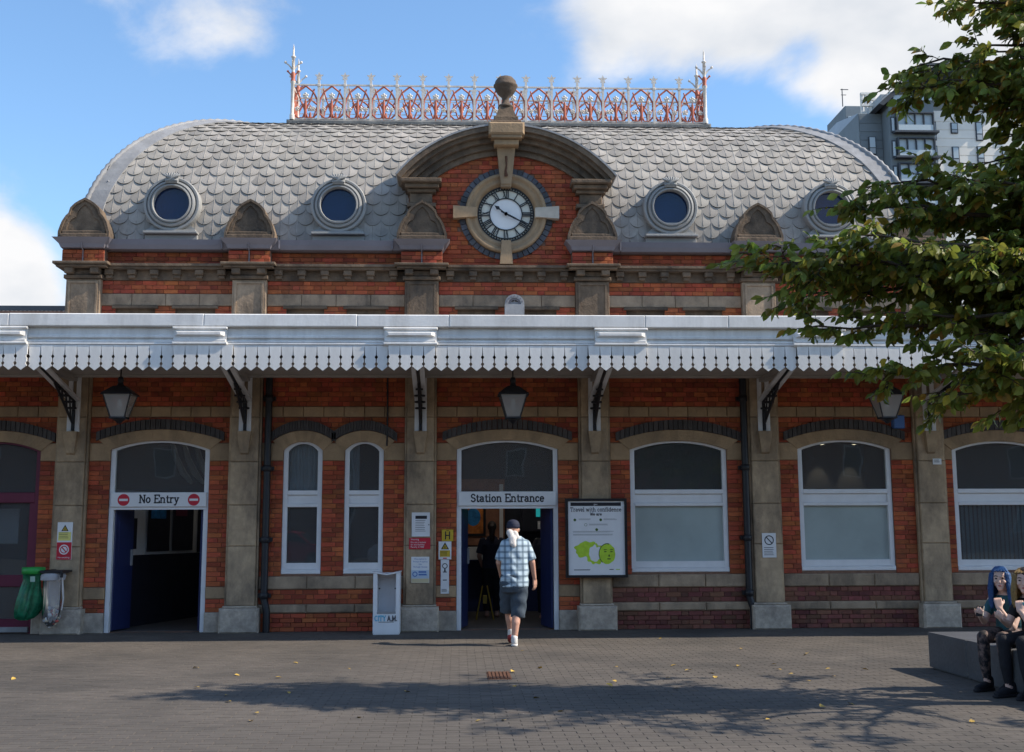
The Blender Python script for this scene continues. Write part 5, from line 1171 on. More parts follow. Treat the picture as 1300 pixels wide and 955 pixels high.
def melt(b, name, m, parent, voxel=.01, smooth=4, T=None):
    """one continuous surface over the given volumes"""
    global DG
    me = b.mesh(name, m); o = bpy.data.objects.new(name, me); COL.objects.link(o)
    bm = bmesh.new(); bm.from_mesh(me); bmesh.ops.recalc_face_normals(bm, faces=bm.faces); bm.to_mesh(me); bm.free()
    r = o.modifiers.new('r', 'REMESH'); r.mode = 'VOXEL'; r.voxel_size = voxel; r.use_smooth_shade = True
    s = o.modifiers.new('s', 'SMOOTH'); s.iterations = smooth; s.factor = .5
    dg = bpy.context.evaluated_depsgraph_get(); new = bpy.data.meshes.new_from_object(o.evaluated_get(dg)); new.name = name
    new.materials.clear(); new.materials.append(m)
    bpy.data.objects.remove(o); bpy.data.meshes.remove(me)
    o = bpy.data.objects.new(name, new); COL.objects.link(o); o.parent = parent; return o
def hand_geo(b, wrist, d, nrm, s=1, curl=.5, L_=.17, thumb_side=1):
    """palm, four unequal bent fingers and a thumb leaving the side of the palm"""
    w = Vector(wrist); d = Vector(d).normalized(); n_ = Vector(nrm); n_ = (n_ - d * n_.dot(d)).normalized(); sd_ = d.cross(n_)
    for k in (-1, -.35, .35, 1): caps(b, w + sd_ * .018 * k, w + d * .085 + sd_ * .029 * k, .015, .0125, n=8)
    for k, ln in ((-1, .068), (-.35, .08), (.35, .085), (1, .075)):
        p = w + d * .085 + sd_ * .029 * k * 1.02; a = p + (d * cos(curl * .6) + n_ * sin(curl * .6)) * ln * .5; c = a + (d * cos(curl * 1.6) + n_ * sin(curl * 1.6)) * ln * .35; e = c + (d * cos(curl * 2.4) + n_ * sin(curl * 2.4)) * ln * .28
        caps(b, p, a, .0095, .009, n=8); caps(b, a, c, .009, .0083, n=8); caps(b, c, e, .0083, .007, n=8)
    t0 = w + d * .03 + sd_ * .026 * thumb_side; t1 = t0 + (d * .7 + sd_ * .6 * thumb_side + n_ * .35).normalized() * .042; t2 = t1 + (d * .9 + sd_ * .15 * thumb_side + n_ * .4).normalized() * .033
    caps(b, t0, t1, .014, .011, n=8); caps(b, t1, t2, .011, .008, n=8)
def shoe(parent, heel, toe, m, sole):
    h, t = Vector(heel), Vector(toe); d = (t - h).normalized(); b = MB(); caps(b, h + Vector((0, 0, .055)), h + d * .10 + Vector((0, 0, .05)), .045, .045); caps(b, h + d * .10 + Vector((0, 0, .045)), t + Vector((0, 0, .035)), .045, .034); caps(b, h + Vector((0, 0, .06)), h + Vector((0, 0, .105)), .045, .043)
    o = melt(b, 'shoe', m, parent, .008, 5)
    b = MB(); caps(b, h + Vector((0, 0, .02)) - d * .01, t + Vector((0, 0, .02)) + d * .01, .047, .04, n=14); b.v = [(x, y, h.z + .0 + max(0, min(.03, (z - h.z))) if abs(d.z) < .2 else z) for x, y, z in b.v]; melt(b, 'sole', sole, o, .008, 1)

# the man walking in, seen from behind
mn = thing('person', 'man in plaid shirt, dark shorts and cap walking towards the station entrance', 'person', (-.01, -2.6, 0))
b = MB()
loft(b, [((0, 0, .86), .15, .10), ((0, 0, .95), .165, .11), ((.02, .03, 1.12), .155, .105), ((.03, .06, 1.28), .185, .11), ((.03, .07, 1.38), .15, .085), ((.03, .08, 1.44), .06, .055)])
caps(b, (.03, .08, 1.38), (.015, .16, 1.49), .058, .055); b.ball((.0, .19, 1.545), (.075, .098, .108), 18); b.ball((.0, .28, 1.52), (.022, .03, .03), 8)
for s_ in (-1, 1): b.ball((s_ * .078, .18, 1.54), (.012, .024, .034), 8)
caps(b, (.085, 0, .88), (.045, .02, .48), .088, .062); caps(b, (.045, .02, .48), (.02, -.05, .30), .058, .058); caps(b, (.02, -.05, .30), (.0, -.07, .09), .055, .038); caps(b, (.0, -.07, .07), (.01, .06, .04), .04, .035)
caps(b, (-.085, .02, .88), (-.075, .22, .52), .088, .062); caps(b, (-.075, .22, .52), (-.05, .22, .33), .058, .057); caps(b, (-.05, .22, .33), (-.035, .26, .16), .054, .038); caps(b, (-.035, .26, .14), (-.03, .40, .07), .038, .034)
caps(b, (.175, .06, 1.35), (.25, .02, 1.10), .052, .043); caps(b, (.25, .02, 1.10), (.285, .09, .885), .042, .028); hand_geo(b, (.285, .092, .885), (.08, .16, -1), (-.7, .7, 0), curl=.35, thumb_side=1)
caps(b, (-.125, .08, 1.35), (-.2, .06, 1.10), .052, .043); caps(b, (-.2, .06, 1.10), (-.17, .24, .95), .042, .028); hand_geo(b, (-.17, .245, .945), (.2, .8, -.4), (.6, .0, -.6), curl=.5, thumb_side=-1)
melt(b, 'body', SKN, mn, .0065, 4)
b = MB()
loft(b, [((.01, .0, .775), .192, .135), ((.01, .0, .90), .188, .132), ((.02, .03, 1.08), .19, .128), ((.03, .06, 1.26), .20, .125), ((.03, .065, 1.345), .192, .11), ((.03, .075, 1.40), .14, .095), ((.03, .085, 1.455), .075, .073)], 28)
caps(b, (.165, .06, 1.345), (.245, .03, 1.125), .066, .074, False, True, 16); caps(b, (-.115, .08, 1.345), (-.19, .07, 1.125), .066, .074, False, True, 16)
o = melt(b, 'shirt', PLD, mn, .009, 5)
r_ = random.Random(5)
for v in o.data.vertices:
    x, y, z = v.co; k = .006 * sin(z * 46 + 9 * x + 2 * sin(x * 20)) * max(0, 1 - abs(z - .9) * 2.2) + .005 * sin(x * 40 + z * 14) * max(0, 1 - abs(z - 1.15) * 3); v.co += v.normal * k
b = MB()
loft(b, [((0, 0, .70), .155, .115), ((0, 0, .82), .185, .13), ((0, 0, .94), .175, .122)], 24)
caps(b, (.085, 0, .82), (.052, .02, .375), .115, .098, False, True, 18); caps(b, (-.085, .02, .82), (-.082, .20, .44), .112, .098, False, True, 18)
o = melt(b, 'shorts', DNM, mn, .01, 4)
for v in o.data.vertices: x, y, z = v.co; v.co += v.normal * .006 * sin(z * 38 + 8 * x + 3 * sin(y * 18))
b = MB(); b.lathe([(0, .0), (.083, 0), (.093, .02), (.09, .06), (.075, .095), (.04, .118), (.0, .125)], (0, 0, 0), 20); b.v = [(x, y * 1.18 + .18, z + 1.555 - (y * .05)) for x, y, z in b.v]; b.cbox(-.07, .07, .27, .39, 1.55, 1.565, .004)
melt(b, 'cap', CAP, mn, .007, 3)
b = MB(); caps(b, (-.05, .06, 1.50), (-.02, .01, 1.43), .05, .045); caps(b, (.02, .05, 1.49), (.05, .02, 1.43), .04, .035); caps(b, (-.01, -.01, 1.42), (.0, -.045, 1.33), .045, .036); caps(b, (-.04, -.015, 1.42), (-.035, -.05, 1.35), .03, .025); o = melt(b, 'neck_towel', HAW, mn, .009, 5)
shoe(mn, (0, -.09, 0), (.015, .13, 0), SHR, SHR); shoe(mn, (-.035, .24, .075), (-.03, .43, .02), SHR, SHD)
b = MB(); caps(b, (.0, -.068, .06), (.003, -.062, .15), .046, .044, False, True); o = melt(b, 'sock', SGW, mn, .009, 3)

# two people waiting in the hall
def waiting(x, y, top, bottom, hair, label, s=1.):
    t = thing('person', label, 'person', (x, y, 0))
    b = MB(); loft(b, [((0, 0, .84), .15, .1), ((0, 0, 1.1), .14, .1), ((0, 0, 1.3), .18, .1), ((0, 0, 1.38), .14, .08), ((0, 0, 1.43), .055, .055)]); caps(b, (0, 0, 1.4), (0, .02, 1.5), .05, .05); b.ball((0, .03, 1.57), (.075, .095, .11), 14); b.ball((0, .125, 1.56), (.02, .02, .025), 6)
    for s_ in (-1, 1):
        caps(b, (s_ * .085, 0, .86), (s_ * .09, .02, .47), .085, .058); caps(b, (s_ * .09, .02, .47), (s_ * .09, -.02, .08), .055, .035); caps(b, (s_ * .09, -.03, .05), (s_ * .1, .14, .035), .045, .035)
        caps(b, (s_ * .18, 0, 1.34), (s_ * .23, -.02, 1.07), .05, .042); caps(b, (s_ * .23, -.02, 1.07), (s_ * .18, .15, .92), .04, .028); hand_geo(b, (s_ * .18, .155, .915), (-s_ * .2, .9, -.2), (-s_, 0, -.5), curl=.5, thumb_side=s_)
    melt(b, 'body', SKN, t, .009, 3)
    b = MB(); loft(b, [((0, 0, .86), .175, .125), ((0, 0, 1.1), .165, .12), ((0, 0, 1.28), .2, .12), ((0, 0, 1.39), .12, .085), ((0, 0, 1.43), .065, .062)])
    for s_ in (-1, 1): caps(b, (s_ * .165, 0, 1.34), (s_ * .225, -.01, 1.12), .065, .07, False, True)
    melt(b, 'top', top, t, .012, 4)
    b = MB(); loft(b, [((0, 0, .72), .15, .11), ((0, 0, .92), .168, .118)])
    for s_ in (-1, 1): caps(b, (s_ * .085, 0, .82), (s_ * .09, .0, .12), .1, .07, False, True)
    melt(b, 'trousers', bottom, t, .012, 3)
    b = MB(); b.ball((0, .015, 1.60), (.085, .1, .10), 14); caps(b, (0, -.06, 1.58), (0, -.08, 1.38), .06, .05); melt(b, 'hair', hair, t, .012, 3)
waiting(.78, 2.2, BLD, BCL, HRD, 'dark haired person in grey top waiting inside the ticket hall right of the walking man')
waiting(-.16, 2.8, CAP, BCL, HRD, 'person in navy top standing in the ticket hall behind the walking man')

# wet floor sign in the hall
SGA = mat('dimmed_yellow_plastic', (.36, .22, .02), .5, .1)  # yellow darkened in the colour itself for the dim hall
wf = thing('wet_floor_sign', 'yellow folding floor sign standing inside the entrance', 'floor sign', (-.3, 2.2, 0))
for s_ in (-1, 1):
    q = MB()
    for a in (-1, 1): q.tube([(-.3 + a * .15, 2.2 + s_ * .12, .01), (-.3 + a * .04, 2.2 + s_ * .015, .58)], .014, 5)
    q.cbox(-.335, -.265, 2.2 + s_ * .05 - .006, 2.2 + s_ * .05 + .006, .28, .42, .003); part(q, 'panel', SGA, wf)

# the two people sitting on the bench
TIG = mat('torn_black_tights', (.014, .014, .018), .8, .2, 12, stain=(.40, .26, .22), stain_scale=13, stain_amt=.6)
def seated(loc, ang, label, hair, topm, legm, hairlen, phone, s=1., lean=0., headturn=0.):
    t = thing('person', label, 'person', loc); t.rotation_euler = (0, 0, ang); t.scale = (.95, .95, .97)
    b = MB(); loft(b, [((0, -.02, .47), .165, .12), ((0, 0, .56), .155, .115), ((0, .05, .70), .125, .09), ((0, .10, .83), .155, .09), ((0, .125, .90), .12, .07), ((0, .14, .95), .05, .048)])
    caps(b, (0, .14, .93), (0, .17, 1.01), .045, .045)
    hc = Vector((0, .19, 1.075)); c_, s_n = cos(headturn), sin(headturn)
    H = lambda x, y, z: (hc.x + x * c_ - y * s_n, hc.y + x * s_n + y * c_, hc.z + z)
    def hb(x, y, z, r, n=12): b.ball(H(x, y, z), r, n)
    b.ball(H(0, 0, .01), (.076, .088, .108), 18); caps(b, H(0, .045, -.05), H(0, .058, -.085), .045, .03); caps(b, H(0, .088, .015), H(0, .105, -.025), .009, .014, n=8); hb(0, .075, .03, (.05, .02, .012)); hb(0, .082, -.058, (.022, .012, .010), 8)
    for q_ in (-1, 1): hb(q_ * .04, .065, -.02, (.022, .022, .018), 8); hb(q_ * .077, .0, 0, (.01, .02, .03), 8)
    for q_ in (-1, 1):
        caps(b, (q_ * .09, .0, .53), (q_ * .10, .42, .52), .082, .058); caps(b, (q_ * .10, .42, .50), (q_ * .11, .40, .28), .056, .054); caps(b, (q_ * .11, .40, .28), (q_ * .11, .37, .09), .052, .036); caps(b, (q_ * .11, .36, .06), (q_ * .12, .45, .04), .038, .03)
    # right hand low (phone), left elbow on the knee with the hand at the mouth
    caps(b, (.16, .10, .86), (.20, .20, .66), .045, .037); caps(b, (.20, .20, .66), (.13, .40, .72), .036, .025); hand_geo(b, (.13, .405, .722), (-.35, .9, .2), (-.5, -.1, .9), curl=.7, thumb_side=1)
    caps(b, (-.16, .10, .86), (-.16, .30, .62), .045, .037); caps(b, (-.16, .30, .62), (-.07, .37, .80), .036, .025); hand_geo(b, (-.068, .372, .805), (.3, -.3, .9), (.5, -.8, .1), curl=1.3, thumb_side=-1)
    melt(b, 'body', SKP, t, .006, 3)
    b = MB(); loft(b, [((0, -.02, .45), .175, .135), ((0, 0, .56), .168, .128), ((0, .05, .70), .138, .103), ((0, .10, .83), .168, .103), ((0, .125, .90), .125, .08), ((0, .135, .925), .08, .06)])
    for q_, e in ((1, (.185, .16, .74)), (-1, (-.16, .22, .72))): caps(b, (q_ * .15, .10, .85), e, .055, .054, False, True)
    melt(b, 'top', topm, t, .009, 4)
    b = MB(); loft(b, [((0, -.03, .455), .17, .14), ((0, .0, .58), .16, .12)])
    for q_ in (-1, 1): caps(b, (q_ * .09, .0, .53), (q_ * .10, .42, .52), .09, .064); caps(b, (q_ * .10, .42, .51), (q_ * .11, .40, .28), .062, .059); caps(b, (q_ * .11, .40, .28), (q_ * .11, .37, .12), .057, .043)
    melt(b, 'tights', legm, t, .009, 3)
    for q_ in (-1, 1): shoe(t, (q_ * .11, .33, 0), (q_ * .125, .54, 0), BCL, BCL)
    b = MB(); r2 = random.Random(7)
    b.ball(H(0, -.028, .04), (.088, .088, .095), 18)
    for k in range(30):
        a = R(50 + 260 * k / 29) + pi / 2; rr = .088 + r2.uniform(-.006, .012); top_ = H(rr * cos(a) * .9, rr * sin(a) * .9 - .012, .05); ln = hairlen * r2.uniform(.8, 1.1)
        midp = H(rr * 1.12 * cos(a), rr * 1.08 * sin(a) - .012, -.08); end = H(rr * 1.18 * cos(a), rr * 1.05 * sin(a) - .02, -.08 - ln); caps(b, top_, midp, .022, .020, n=7); caps(b, midp, end, .020, .010, n=7)
    for k in range(6): x = -.06 + k * .024; caps(b, H(x * .6, .01, .118), H(x * 1.25, .072, .082), .016, .010, n=7)
    melt(b, 'hair', hair, t, .007, 2)
    for q_ in (-1, 1):
        b = MB(); b.ball(H(q_ * .032, .079, .012), (.014, .008, .007), 8); b.build('eye', SGK, t); b = MB(); b.tube([H(q_ * .015, .088, .034), H(q_ * .035, .087, .04), H(q_ * .052, .078, .034)], .004, 5); b.build('eyebrow', HRD, t)
    b = MB(); b.ball(H(0, .092, -.058), (.02, .006, .006), 8); b.build('lips', mat('lips', (.35, .08, .08), .5, .05), t)
    return t
g_ = seated((4.64, -7.46, 0), R(128), 'person with long blue hair sitting on the stone bench holding a phone', HRB, TEE, TIG, .20, True, headturn=R(22))
ph = thing('mobile_phone', 'black mobile phone in the right hand of the blue haired person', 'phone', (0, 0, 0)); q = MB(); q.cbox(-.036, .036, -.006, .006, -.07, .07, .004); o = q.build('case', BLP, ph)
q = MB(); q.add([(-.031, .0065, -.062), (-.031, .0065, .062), (.031, .0065, .062), (.031, .0065, -.062)], [(0, 1, 2, 3)]); q.build('phone_screen', mat('dark_screen', (.02, .02, .025), .1, 0), ph)
bpy.context.view_layer.update()
ph.matrix_world = g_.matrix_world @ Matrix.Translation((.085, .475, .775)) @ Matrix.Rotation(R(200), 4, 'Z') @ Matrix.Rotation(R(-50), 4, 'X')
g2_ = seated((4.67, -7.95, 0), R(120), 'person with dark and blond hair in black clothes sitting at the frame edge', HRY, BCL, BCL, .16, False, headturn=R(30))
b = MB(); b.ball((0, .17, 1.14), (.088, .09, .075), 16); o = melt(b, 'dark_crown', HRD, g2_, .008, 2)
b = MB(); b.lathe([(.03, -.03), (.034, -.025), (.034, .025), (.03, .03)], (0, 0, 0), 12); o = b.build('wristband', mat('teal_band', (.10, .30, .30), .6, .1), None); o.parent = g2_; o.location = (-.075, .313, .855); o.rotation_euler = (0, R(20), 0)

# ------------------------------------------------------------------ tree at the right, its trunk just outside the frame
tr = thing('street_tree', 'leafy green tree with yellowing leaves reaching in from the right', 'tree', (6.6, -8.9, 0))
TR = Vector((6.6, -8.9, 0)); rt = random.Random(21)
LEAVES = []; twb = MB()
def bez(a, b, c, n): return [a * (1 - t) ** 2 + b * 2 * t * (1 - t) + c * t * t for t in [i / n for i in range(n + 1)]]
q = MB(); tpts = [Vector((0, 0, 0)), Vector((.03, .02, 1)), Vector((-.02, .05, 2.2)), Vector((.05, .0, 3.6)), Vector((.0, .05, 5)), Vector((.06, 0, 6.4)), Vector((0, .04, 7.8))]
q.tube([TR + p for p in tpts], [.19, .145, .13, .11, .085, .055, .02], 12); part(q, 'trunk', BKS, tr)
def trunk_at(z):
    for a, b in zip(tpts, tpts[1:]):
        if b.z >= z: return TR + a.lerp(b, (z - a.z) / (b.z - a.z))
    return TR + tpts[-1]
def leaf_at(p, d, size):
    out_ = Vector((p.x - TR.x, p.y - TR.y, 0)).normalized(); up = (Vector((rt.gauss(0, .85), rt.gauss(0, .85), .5)) + out_ * .4).normalized(); d = (d + out_ * .2 + Vector((rt.gauss(0, .35), rt.gauss(0, .35), rt.gauss(-.6, .35)))).normalized()
    x = d.cross(up).normalized(); z = x.cross(d).normalized(); m_ = Matrix((x, d, z)).transposed().to_4x4(); m_.translation = p
    LEAVES.append((m_ @ Matrix.Diagonal((size * rt.uniform(.85, 1.1), size, size, 1)), rt.random()))
def twig(p, d, ln, lvl):
    k = max(3, int(ln / .09)); pts = [p]; dd = d.copy()
    for i in range(k): dd = (dd + Vector((rt.gauss(0, .13), rt.gauss(0, .13), rt.gauss(-.05, .09)))).normalized(); pts.append(pts[-1] + dd * ln / k)
    twb.tube(pts, [max(.0018, .0065 * (1 - .8 * i / k) * (1.0 if lvl else 1.5)) for i in range(k + 1)], 3, 0, False)
    s_ = 1
    for i in range(1, k + 1):
        seg = (pts[i] - pts[i - 1]); side = seg.cross(Vector((0, 0, 1))).normalized()
        for j in (0, .5):
            s_ = -s_; pp = pts[i - 1] + seg * (.4 + j); leaf_at(pp, (seg.normalized() * .6 + side * s_ * .8).normalized(), rt.uniform(.5, 1.3))
        if lvl > 0 and i < k: twig(pts[i], (seg.normalized() * .75 + side * (1 if i % 2 else -1) * .75 + Vector((0, 0, rt.gauss(-.03, .15)))).normalized(), ln * rt.uniform(.3, .55), lvl - 1)
    leaf_at(pts[-1], dd, 1.1)
limbs = []
def limb(z0, end, lift=.35, r0=.045, dens=1., start=.38, tw=.62, lvl=1):
    a = trunk_at(z0); c = Vector(end); b = a.lerp(c, .5) + Vector((0, 0, lift)); n = 16; P = bez(a, b, c, n)
    P = [p + Vector((rt.gauss(0, .03), rt.gauss(0, .03), rt.gauss(0, .025))) * (0 if i in (0,) else 1) for i, p in enumerate(P)]
    q = MB(); q.tube(P, [r0 * (1 - .88 * i / n) + .003 for i in range(n + 1)], 7); part(q, 'branch', BKS, tr)
    tot = (c - a).length; cnt = int(tot * (1 - start) / .115 * dens); s_ = 1
    for i in range(cnt):
        t = start + (1 - start) * (i + rt.random()) / cnt; k = min(n - 1, int(t * n)); p = P[k].lerp(P[k + 1], t * n - k); d = (P[k + 1] - P[k]).normalized(); sd_ = d.cross(Vector((0, 0, 1))).normalized(); s_ = -s_
        twig(p, (d * .65 + sd_ * s_ * .8 + Vector((0, 0, rt.gauss(.06, .42)))).normalized(), tw * rt.uniform(.55, 1.15) * (1.1 - .55 * t), lvl)
    twig(P[-1], (P[-1] - P[-2]).normalized(), .3, 0)
# limbs towards the station, lowest first
for z0, e, lift, dn in ((2.3, (3.75, -8.4, 2.75), .45, 1.), (2.4, (4.5, -8.9, 2.75), .4, 1.), (2.5, (4.0, -7.6, 2.85), .4, .9), (2.6, (3.1, -8.3, 2.95), .4, 1.1), (2.7, (3.7, -9.2, 3.0), .3, 1.), (2.7, (4.3, -8.2, 3.05), .3, 1.1),
                        (2.9, (2.6, -8.3, 3.36), .35, .9), (3.0, (3.2, -8.8, 3.45), .3, .8), (3.2, (2.5, -7.9, 3.8), .3, .9), (3.3, (1.95, -8.3, 4.0), .4, 1.2), (3.3, (2.3, -8.6, 3.95), .3, 1.2), (3.4, (2.8, -8.1, 3.95), .3, 1.3), (3.4, (3.4, -8.6, 3.95), .25, 1.2), (3.5, (2.75, -9.0, 4.1), .25, 1.1),
                        (3.8, (2.9, -8.3, 4.55), .3, .9), (4.0, (3.1, -8.5, 4.72), .3, 1.), (4.0, (3.6, -8.0, 4.5), .25, 1.1), (4.1, (3.9, -8.8, 4.7), .2, 1.), (4.2, (4.3, -8.2, 4.62), .2, 1.2), (4.4, (4.75, -9.0, 5.1), .25, .9),
                        (5.0, (3.5, -8.4, 5.72), .3, 1.1), (5.0, (3.85, -8.7, 5.68), .25, 1.), (5.0, (4.5, -8.2, 5.55), .3, .9), (5.2, (4.2, -8.8, 5.9), .3, .9), (5.3, (3.7, -8.4, 5.98), .3, .9), (5.5, (4.3, -8.3, 6.2), .3, .8), (5.8, (4.0, -8.5, 6.55), .25, .7), (6.0, (4.5, -8.4, 6.75), .25, .9), (6.2, (4.9, -8.7, 6.9), .3, .8), (6.6, (4.7, -8.6, 7.3), .3, .8)):
    limb(z0, e, lift, dens=dn * 1.25)
for i in range(16):                                     # short inner limbs that fill the near side
    zz = 2.75 + i * .27; limb(max(2.2, zz - .35), (4.75 + .35 * (i % 3) - .15, -8.3 - .5 * ((i * 5) % 3 - 1), zz), .15, dens=1.3, start=.2, tw=.6)
for z0, e in ((5.0, (4.62, -8.4, 5.25)), (5.1, (4.5, -8.8, 5.4)), (4.9, (4.72, -8.1, 5.1)), (4.8, (4.5, -8.5, 5.0)), (5.6, (4.6, -8.2, 5.75)), (6.3, (4.45, -8.5, 6.45)), (6.0, (4.6, -8.9, 6.2)), (4.1, (4.3, -8.0, 4.35)), (3.8, (4.0, -8.7, 4.15)), (3.4, (3.9, -8.2, 3.6)), (3.2, (4.3, -8.6, 3.4)), (3.0, (4.1, -8.9, 3.15))):
    limb(z0, e, .25, dens=1.2, start=.25)
# the rest of the crown
for i in range(13):
    a = R(-150 + 300 * i / 12) ; z0 = 2.6 + (i * 7 % 13) / 13 * 4.2; rr = 2.6 * (1.15 - .09 * z0)
    limb(z0, (TR.x + rr * cos(a), TR.y + rr * sin(a), z0 + rt.uniform(.3, .8)), .35, dens=.33 if abs(i - 6) > 2 else .14, start=.3, tw=.8)
ordl = sorted(range(len(LEAVES)), key=lambda i: (LEAVES[i][0].translation - cam_c).length if (3.0 < LEAVES[i][0].translation.x < 4.85) else 99)
vis = set(ordl[:300]); lvv, lff = leaf_geo(.110, .064); q = MB(); q.add(lvv, lff); lm = q.mesh('leaf', LFG); q = MB(); q.add(lvv, lff); lmy = q.mesh('leaf', LFY); fb = MB()
off = Matrix.Translation(-TR)
for i, (mx, k) in enumerate(LEAVES):
    yel = k < .13
    if i in vis: o = bpy.data.objects.new('leaf', lmy if yel else lm); COL.objects.link(o); o.parent = tr; o.matrix_local = off @ mx
    else:
        m2 = off @ mx; fb.add([m2 @ Vector(v) for v in lvv], lff, 1 if yel else 0)
o = fb.build('foliage', [LFG, LFY], None, 'stuff'); o.parent = tr
part(twb, 'twigs', BKS, tr)['kind'] = 'stuff'

# ------------------------------------------------------------------ apartment tower far behind on the right
tw = thing('apartment_tower', 'modern grey and white apartment tower rising behind the station on the right', 'building', (55, 125, 0))
TX = lambda px: 44.1 + (px - 1060) * .0945
TZ = lambda py: 50.75 - (py - 150) * .0965
def deep(px, py, y): k = (y + 19.5) / 139.5; return -.76 + (TX(px) + .76) * k, 1.54 + (TZ(py) - 1.54) * k
def tbox(name, px0, px1, py0, y0, y1, m, zb=0):
    q = MB(); q.cbox(TX(px0), TX(px1), y0, y1, zb, TZ(py0), .05); return part(q, name, m, tw)
tbox('grey_wing', 1094, 1124, 147, 121, 140, TWG)
q = MB(); xs0, zs0 = deep(1062, 163, 133)
q.add([(xs0, 133, 0), (TX(1094), 121, 0), (TX(1094), 121, TZ(147)), (xs0, 133, zs0), (xs0, 140, 0), (xs0, 140, zs0), (TX(1094), 140, TZ(147)), (TX(1094), 140, 0)], [(0, 1, 2, 3), (0, 3, 5, 4), (3, 2, 6, 5)]); part(q, 'side_wing', TWL, tw)
(xa, za), (xb, _), (xw0, zw0), (xw1, zw1) = deep(1074, 141, 134), deep(1095, 141, 134), deep(1077, 172, 134), deep(1087, 155, 134)
q = MB(); q.cbox(xa, xb, 134, 142, 0, za, .05); part(q, 'stair_core', TWG, tw)
q = MB(); q.cbox(xw0, xw1, 133.8, 133.99, zw0, zw1, .02); part(q, 'window', GLT, tw)
tbox('bay_column', 1124, 1182, 139, 118.6, 135, TWG)
tbox('white_block', 1182, 1330, 146, 120, 142, TWW)
tbox('penthouse', 1140, 1300, 106, 125, 138, TWL)
q = MB(); q.prism([(TX(1110), TZ(145)), (TX(1163), TZ(98)), (TX(1330), TZ(92)), (TX(1330), TZ(98)), (TX(1166), TZ(104)), (TX(1116), TZ(147))], 118, 138); q.prism([(TX(1112), TZ(140)), (TX(1163), TZ(95)), (TX(1330), TZ(89)), (TX(1330), TZ(91.5)), (TX(1164), TZ(97.5))], 117.4, 117.99); part(q, 'oversailing_roof', TWD, tw)
for k in range(12):          # cladding courses on the white block and the grey wing
    z = TZ(150) - k * 1.05; q = MB(); q.box(TX(1186), TX(1330), 119.94, 120, z - .95, z); part(q, 'cladding_panel', TWW, tw); q = MB(); q.box(TX(1095), TX(1123.5), 120.94, 121, z - .95, z); part(q, 'cladding_panel', TWG, tw)
for py0, py1 in ((155, 180), (187, 212), (219, 244), (251, 276)):
    q = MB(); q.strip([(TX(1132), TZ(py1)), (TX(1132), TZ(py0)), (TX(1180), TZ(py0)), (TX(1180), TZ(py1))], [(TX(1134), TZ(py1 - 1.5)), (TX(1134), TZ(py0 + 1.5)), (TX(1178.5), TZ(py0 + 1.5)), (TX(1178.5), TZ(py1 - 1.5))], 118.1, 118.7, 0, True); q.box(TX(1128), TX(1184), 117.7, 118.7, TZ(py1 + 2), TZ(py1 - .5))
    w = part(q, 'balcony_bay', TWD, tw)
    q = MB(); q.box(TX(1134), TX(1178.5), 118.5, 118.58, TZ(py1 - 1.5), TZ(py0 + 1.5)); o = part(q, 'pane', GLT, tw); o.parent = w
    for k in range(1, 4): x = TX(1134 + 44.5 * k / 4); q = MB(); q.box(x - .06, x + .06, 118.2, 118.5, TZ(py1), TZ(py0)); o = part(q, 'mullion', TWD, tw); o.parent = w
    q = MB(); q.box(TX(1134), TX(1178.5), 118.15, 118.2, TZ(py1 - 1), TZ(py1 - 9)); o = part(q, 'balustrade', mat('pale_balustrade', (.5, .56, .58), .2, .05), tw); o.parent = w
for px0, px1, pys in ((1181, 1189, ((161, 185), (192, 216), (223, 247), (254, 278))), (1208, 1217, ((162, 176), (193, 217), (224, 248))), (1240, 1249, ((161, 185), (192, 216), (223, 247))), (1272, 1281, ((161, 185), (192, 216), (223, 247)))):
    for a, b in pys:
        q = MB(); q.box(TX(px0), TX(px1), 119.8, 119.96, TZ(b), TZ(a)); w = part(q, 'window', TWD, tw); q = MB(); q.box(TX(px0 + 1.2), TX(px1 - 1.2), 119.75, 119.82, TZ(a + (b - a) * .62), TZ(a + 1.2)); o = part(q, 'pane', GLT, tw); o.parent = w
        q = MB(); q.box(TX(px0 + 1.2), TX(px1 - 1.2), 119.75, 119.82, TZ(b - 1.2), TZ(a + (b - a) * .68)); o = part(q, 'pane', TWL, tw); o.parent = w
q = MB(); q.box(TX(1105), TX(1114), 120.7, 120.95, TZ(201), TZ(178)); w = part(q, 'window', TWD, tw); q = MB(); q.box(TX(1106), TX(1113), 120.65, 120.7, TZ(192), TZ(179)); o = part(q, 'pane', GLT, tw); o.parent = w; q = MB(); q.box(TX(1106), TX(1113), 120.65, 120.7, TZ(200), TZ(193)); o = part(q, 'pane', TWL, tw); o.parent = w
for k, (a, b) in enumerate(((160, 180), (190, 212), (222, 244))):
    q = MB(); q.box(TX(1126), TX(1130.5), 118.45, 118.6, TZ(b), TZ(a)); w = part(q, 'window', TWD, tw); q = MB(); q.box(TX(1126.8), TX(1129.8), 118.4, 118.45, TZ(b - 2), TZ(a + 2)); o = part(q, 'pane', GLT, tw); o.parent = w
q = MB(); q.box(TX(1130), TX(1183), 118.3, 118.36, TZ(139), TZ(133)); part(q, 'roof_balustrade', GLT, tw); q = MB(); q.box(TX(1145), TX(1172), 123.7, 123.95, TZ(134), TZ(108)); part(q, 'penthouse_glazing', GLT, tw)
q = MB()
for px in (1096, 1101, 1107, 1112): x, z = deep(px, 124, 128); q.box(x - .14, x + .14, 128, 128.3, TZ(150), z)
for py in (125, 132, 140): (x0, z), (x1, _) = deep(1095, py, 128), deep(1113.5, py, 128); q.box(x0, x1, 127.9, 128.25, z - .14, z + .14)
part(q, 'roof_screen_frame', TWW, tw)
q = MB(); A_ = lambda px, py: (deep(px, py, 136)[0], 136, deep(px, py, 136)[1])
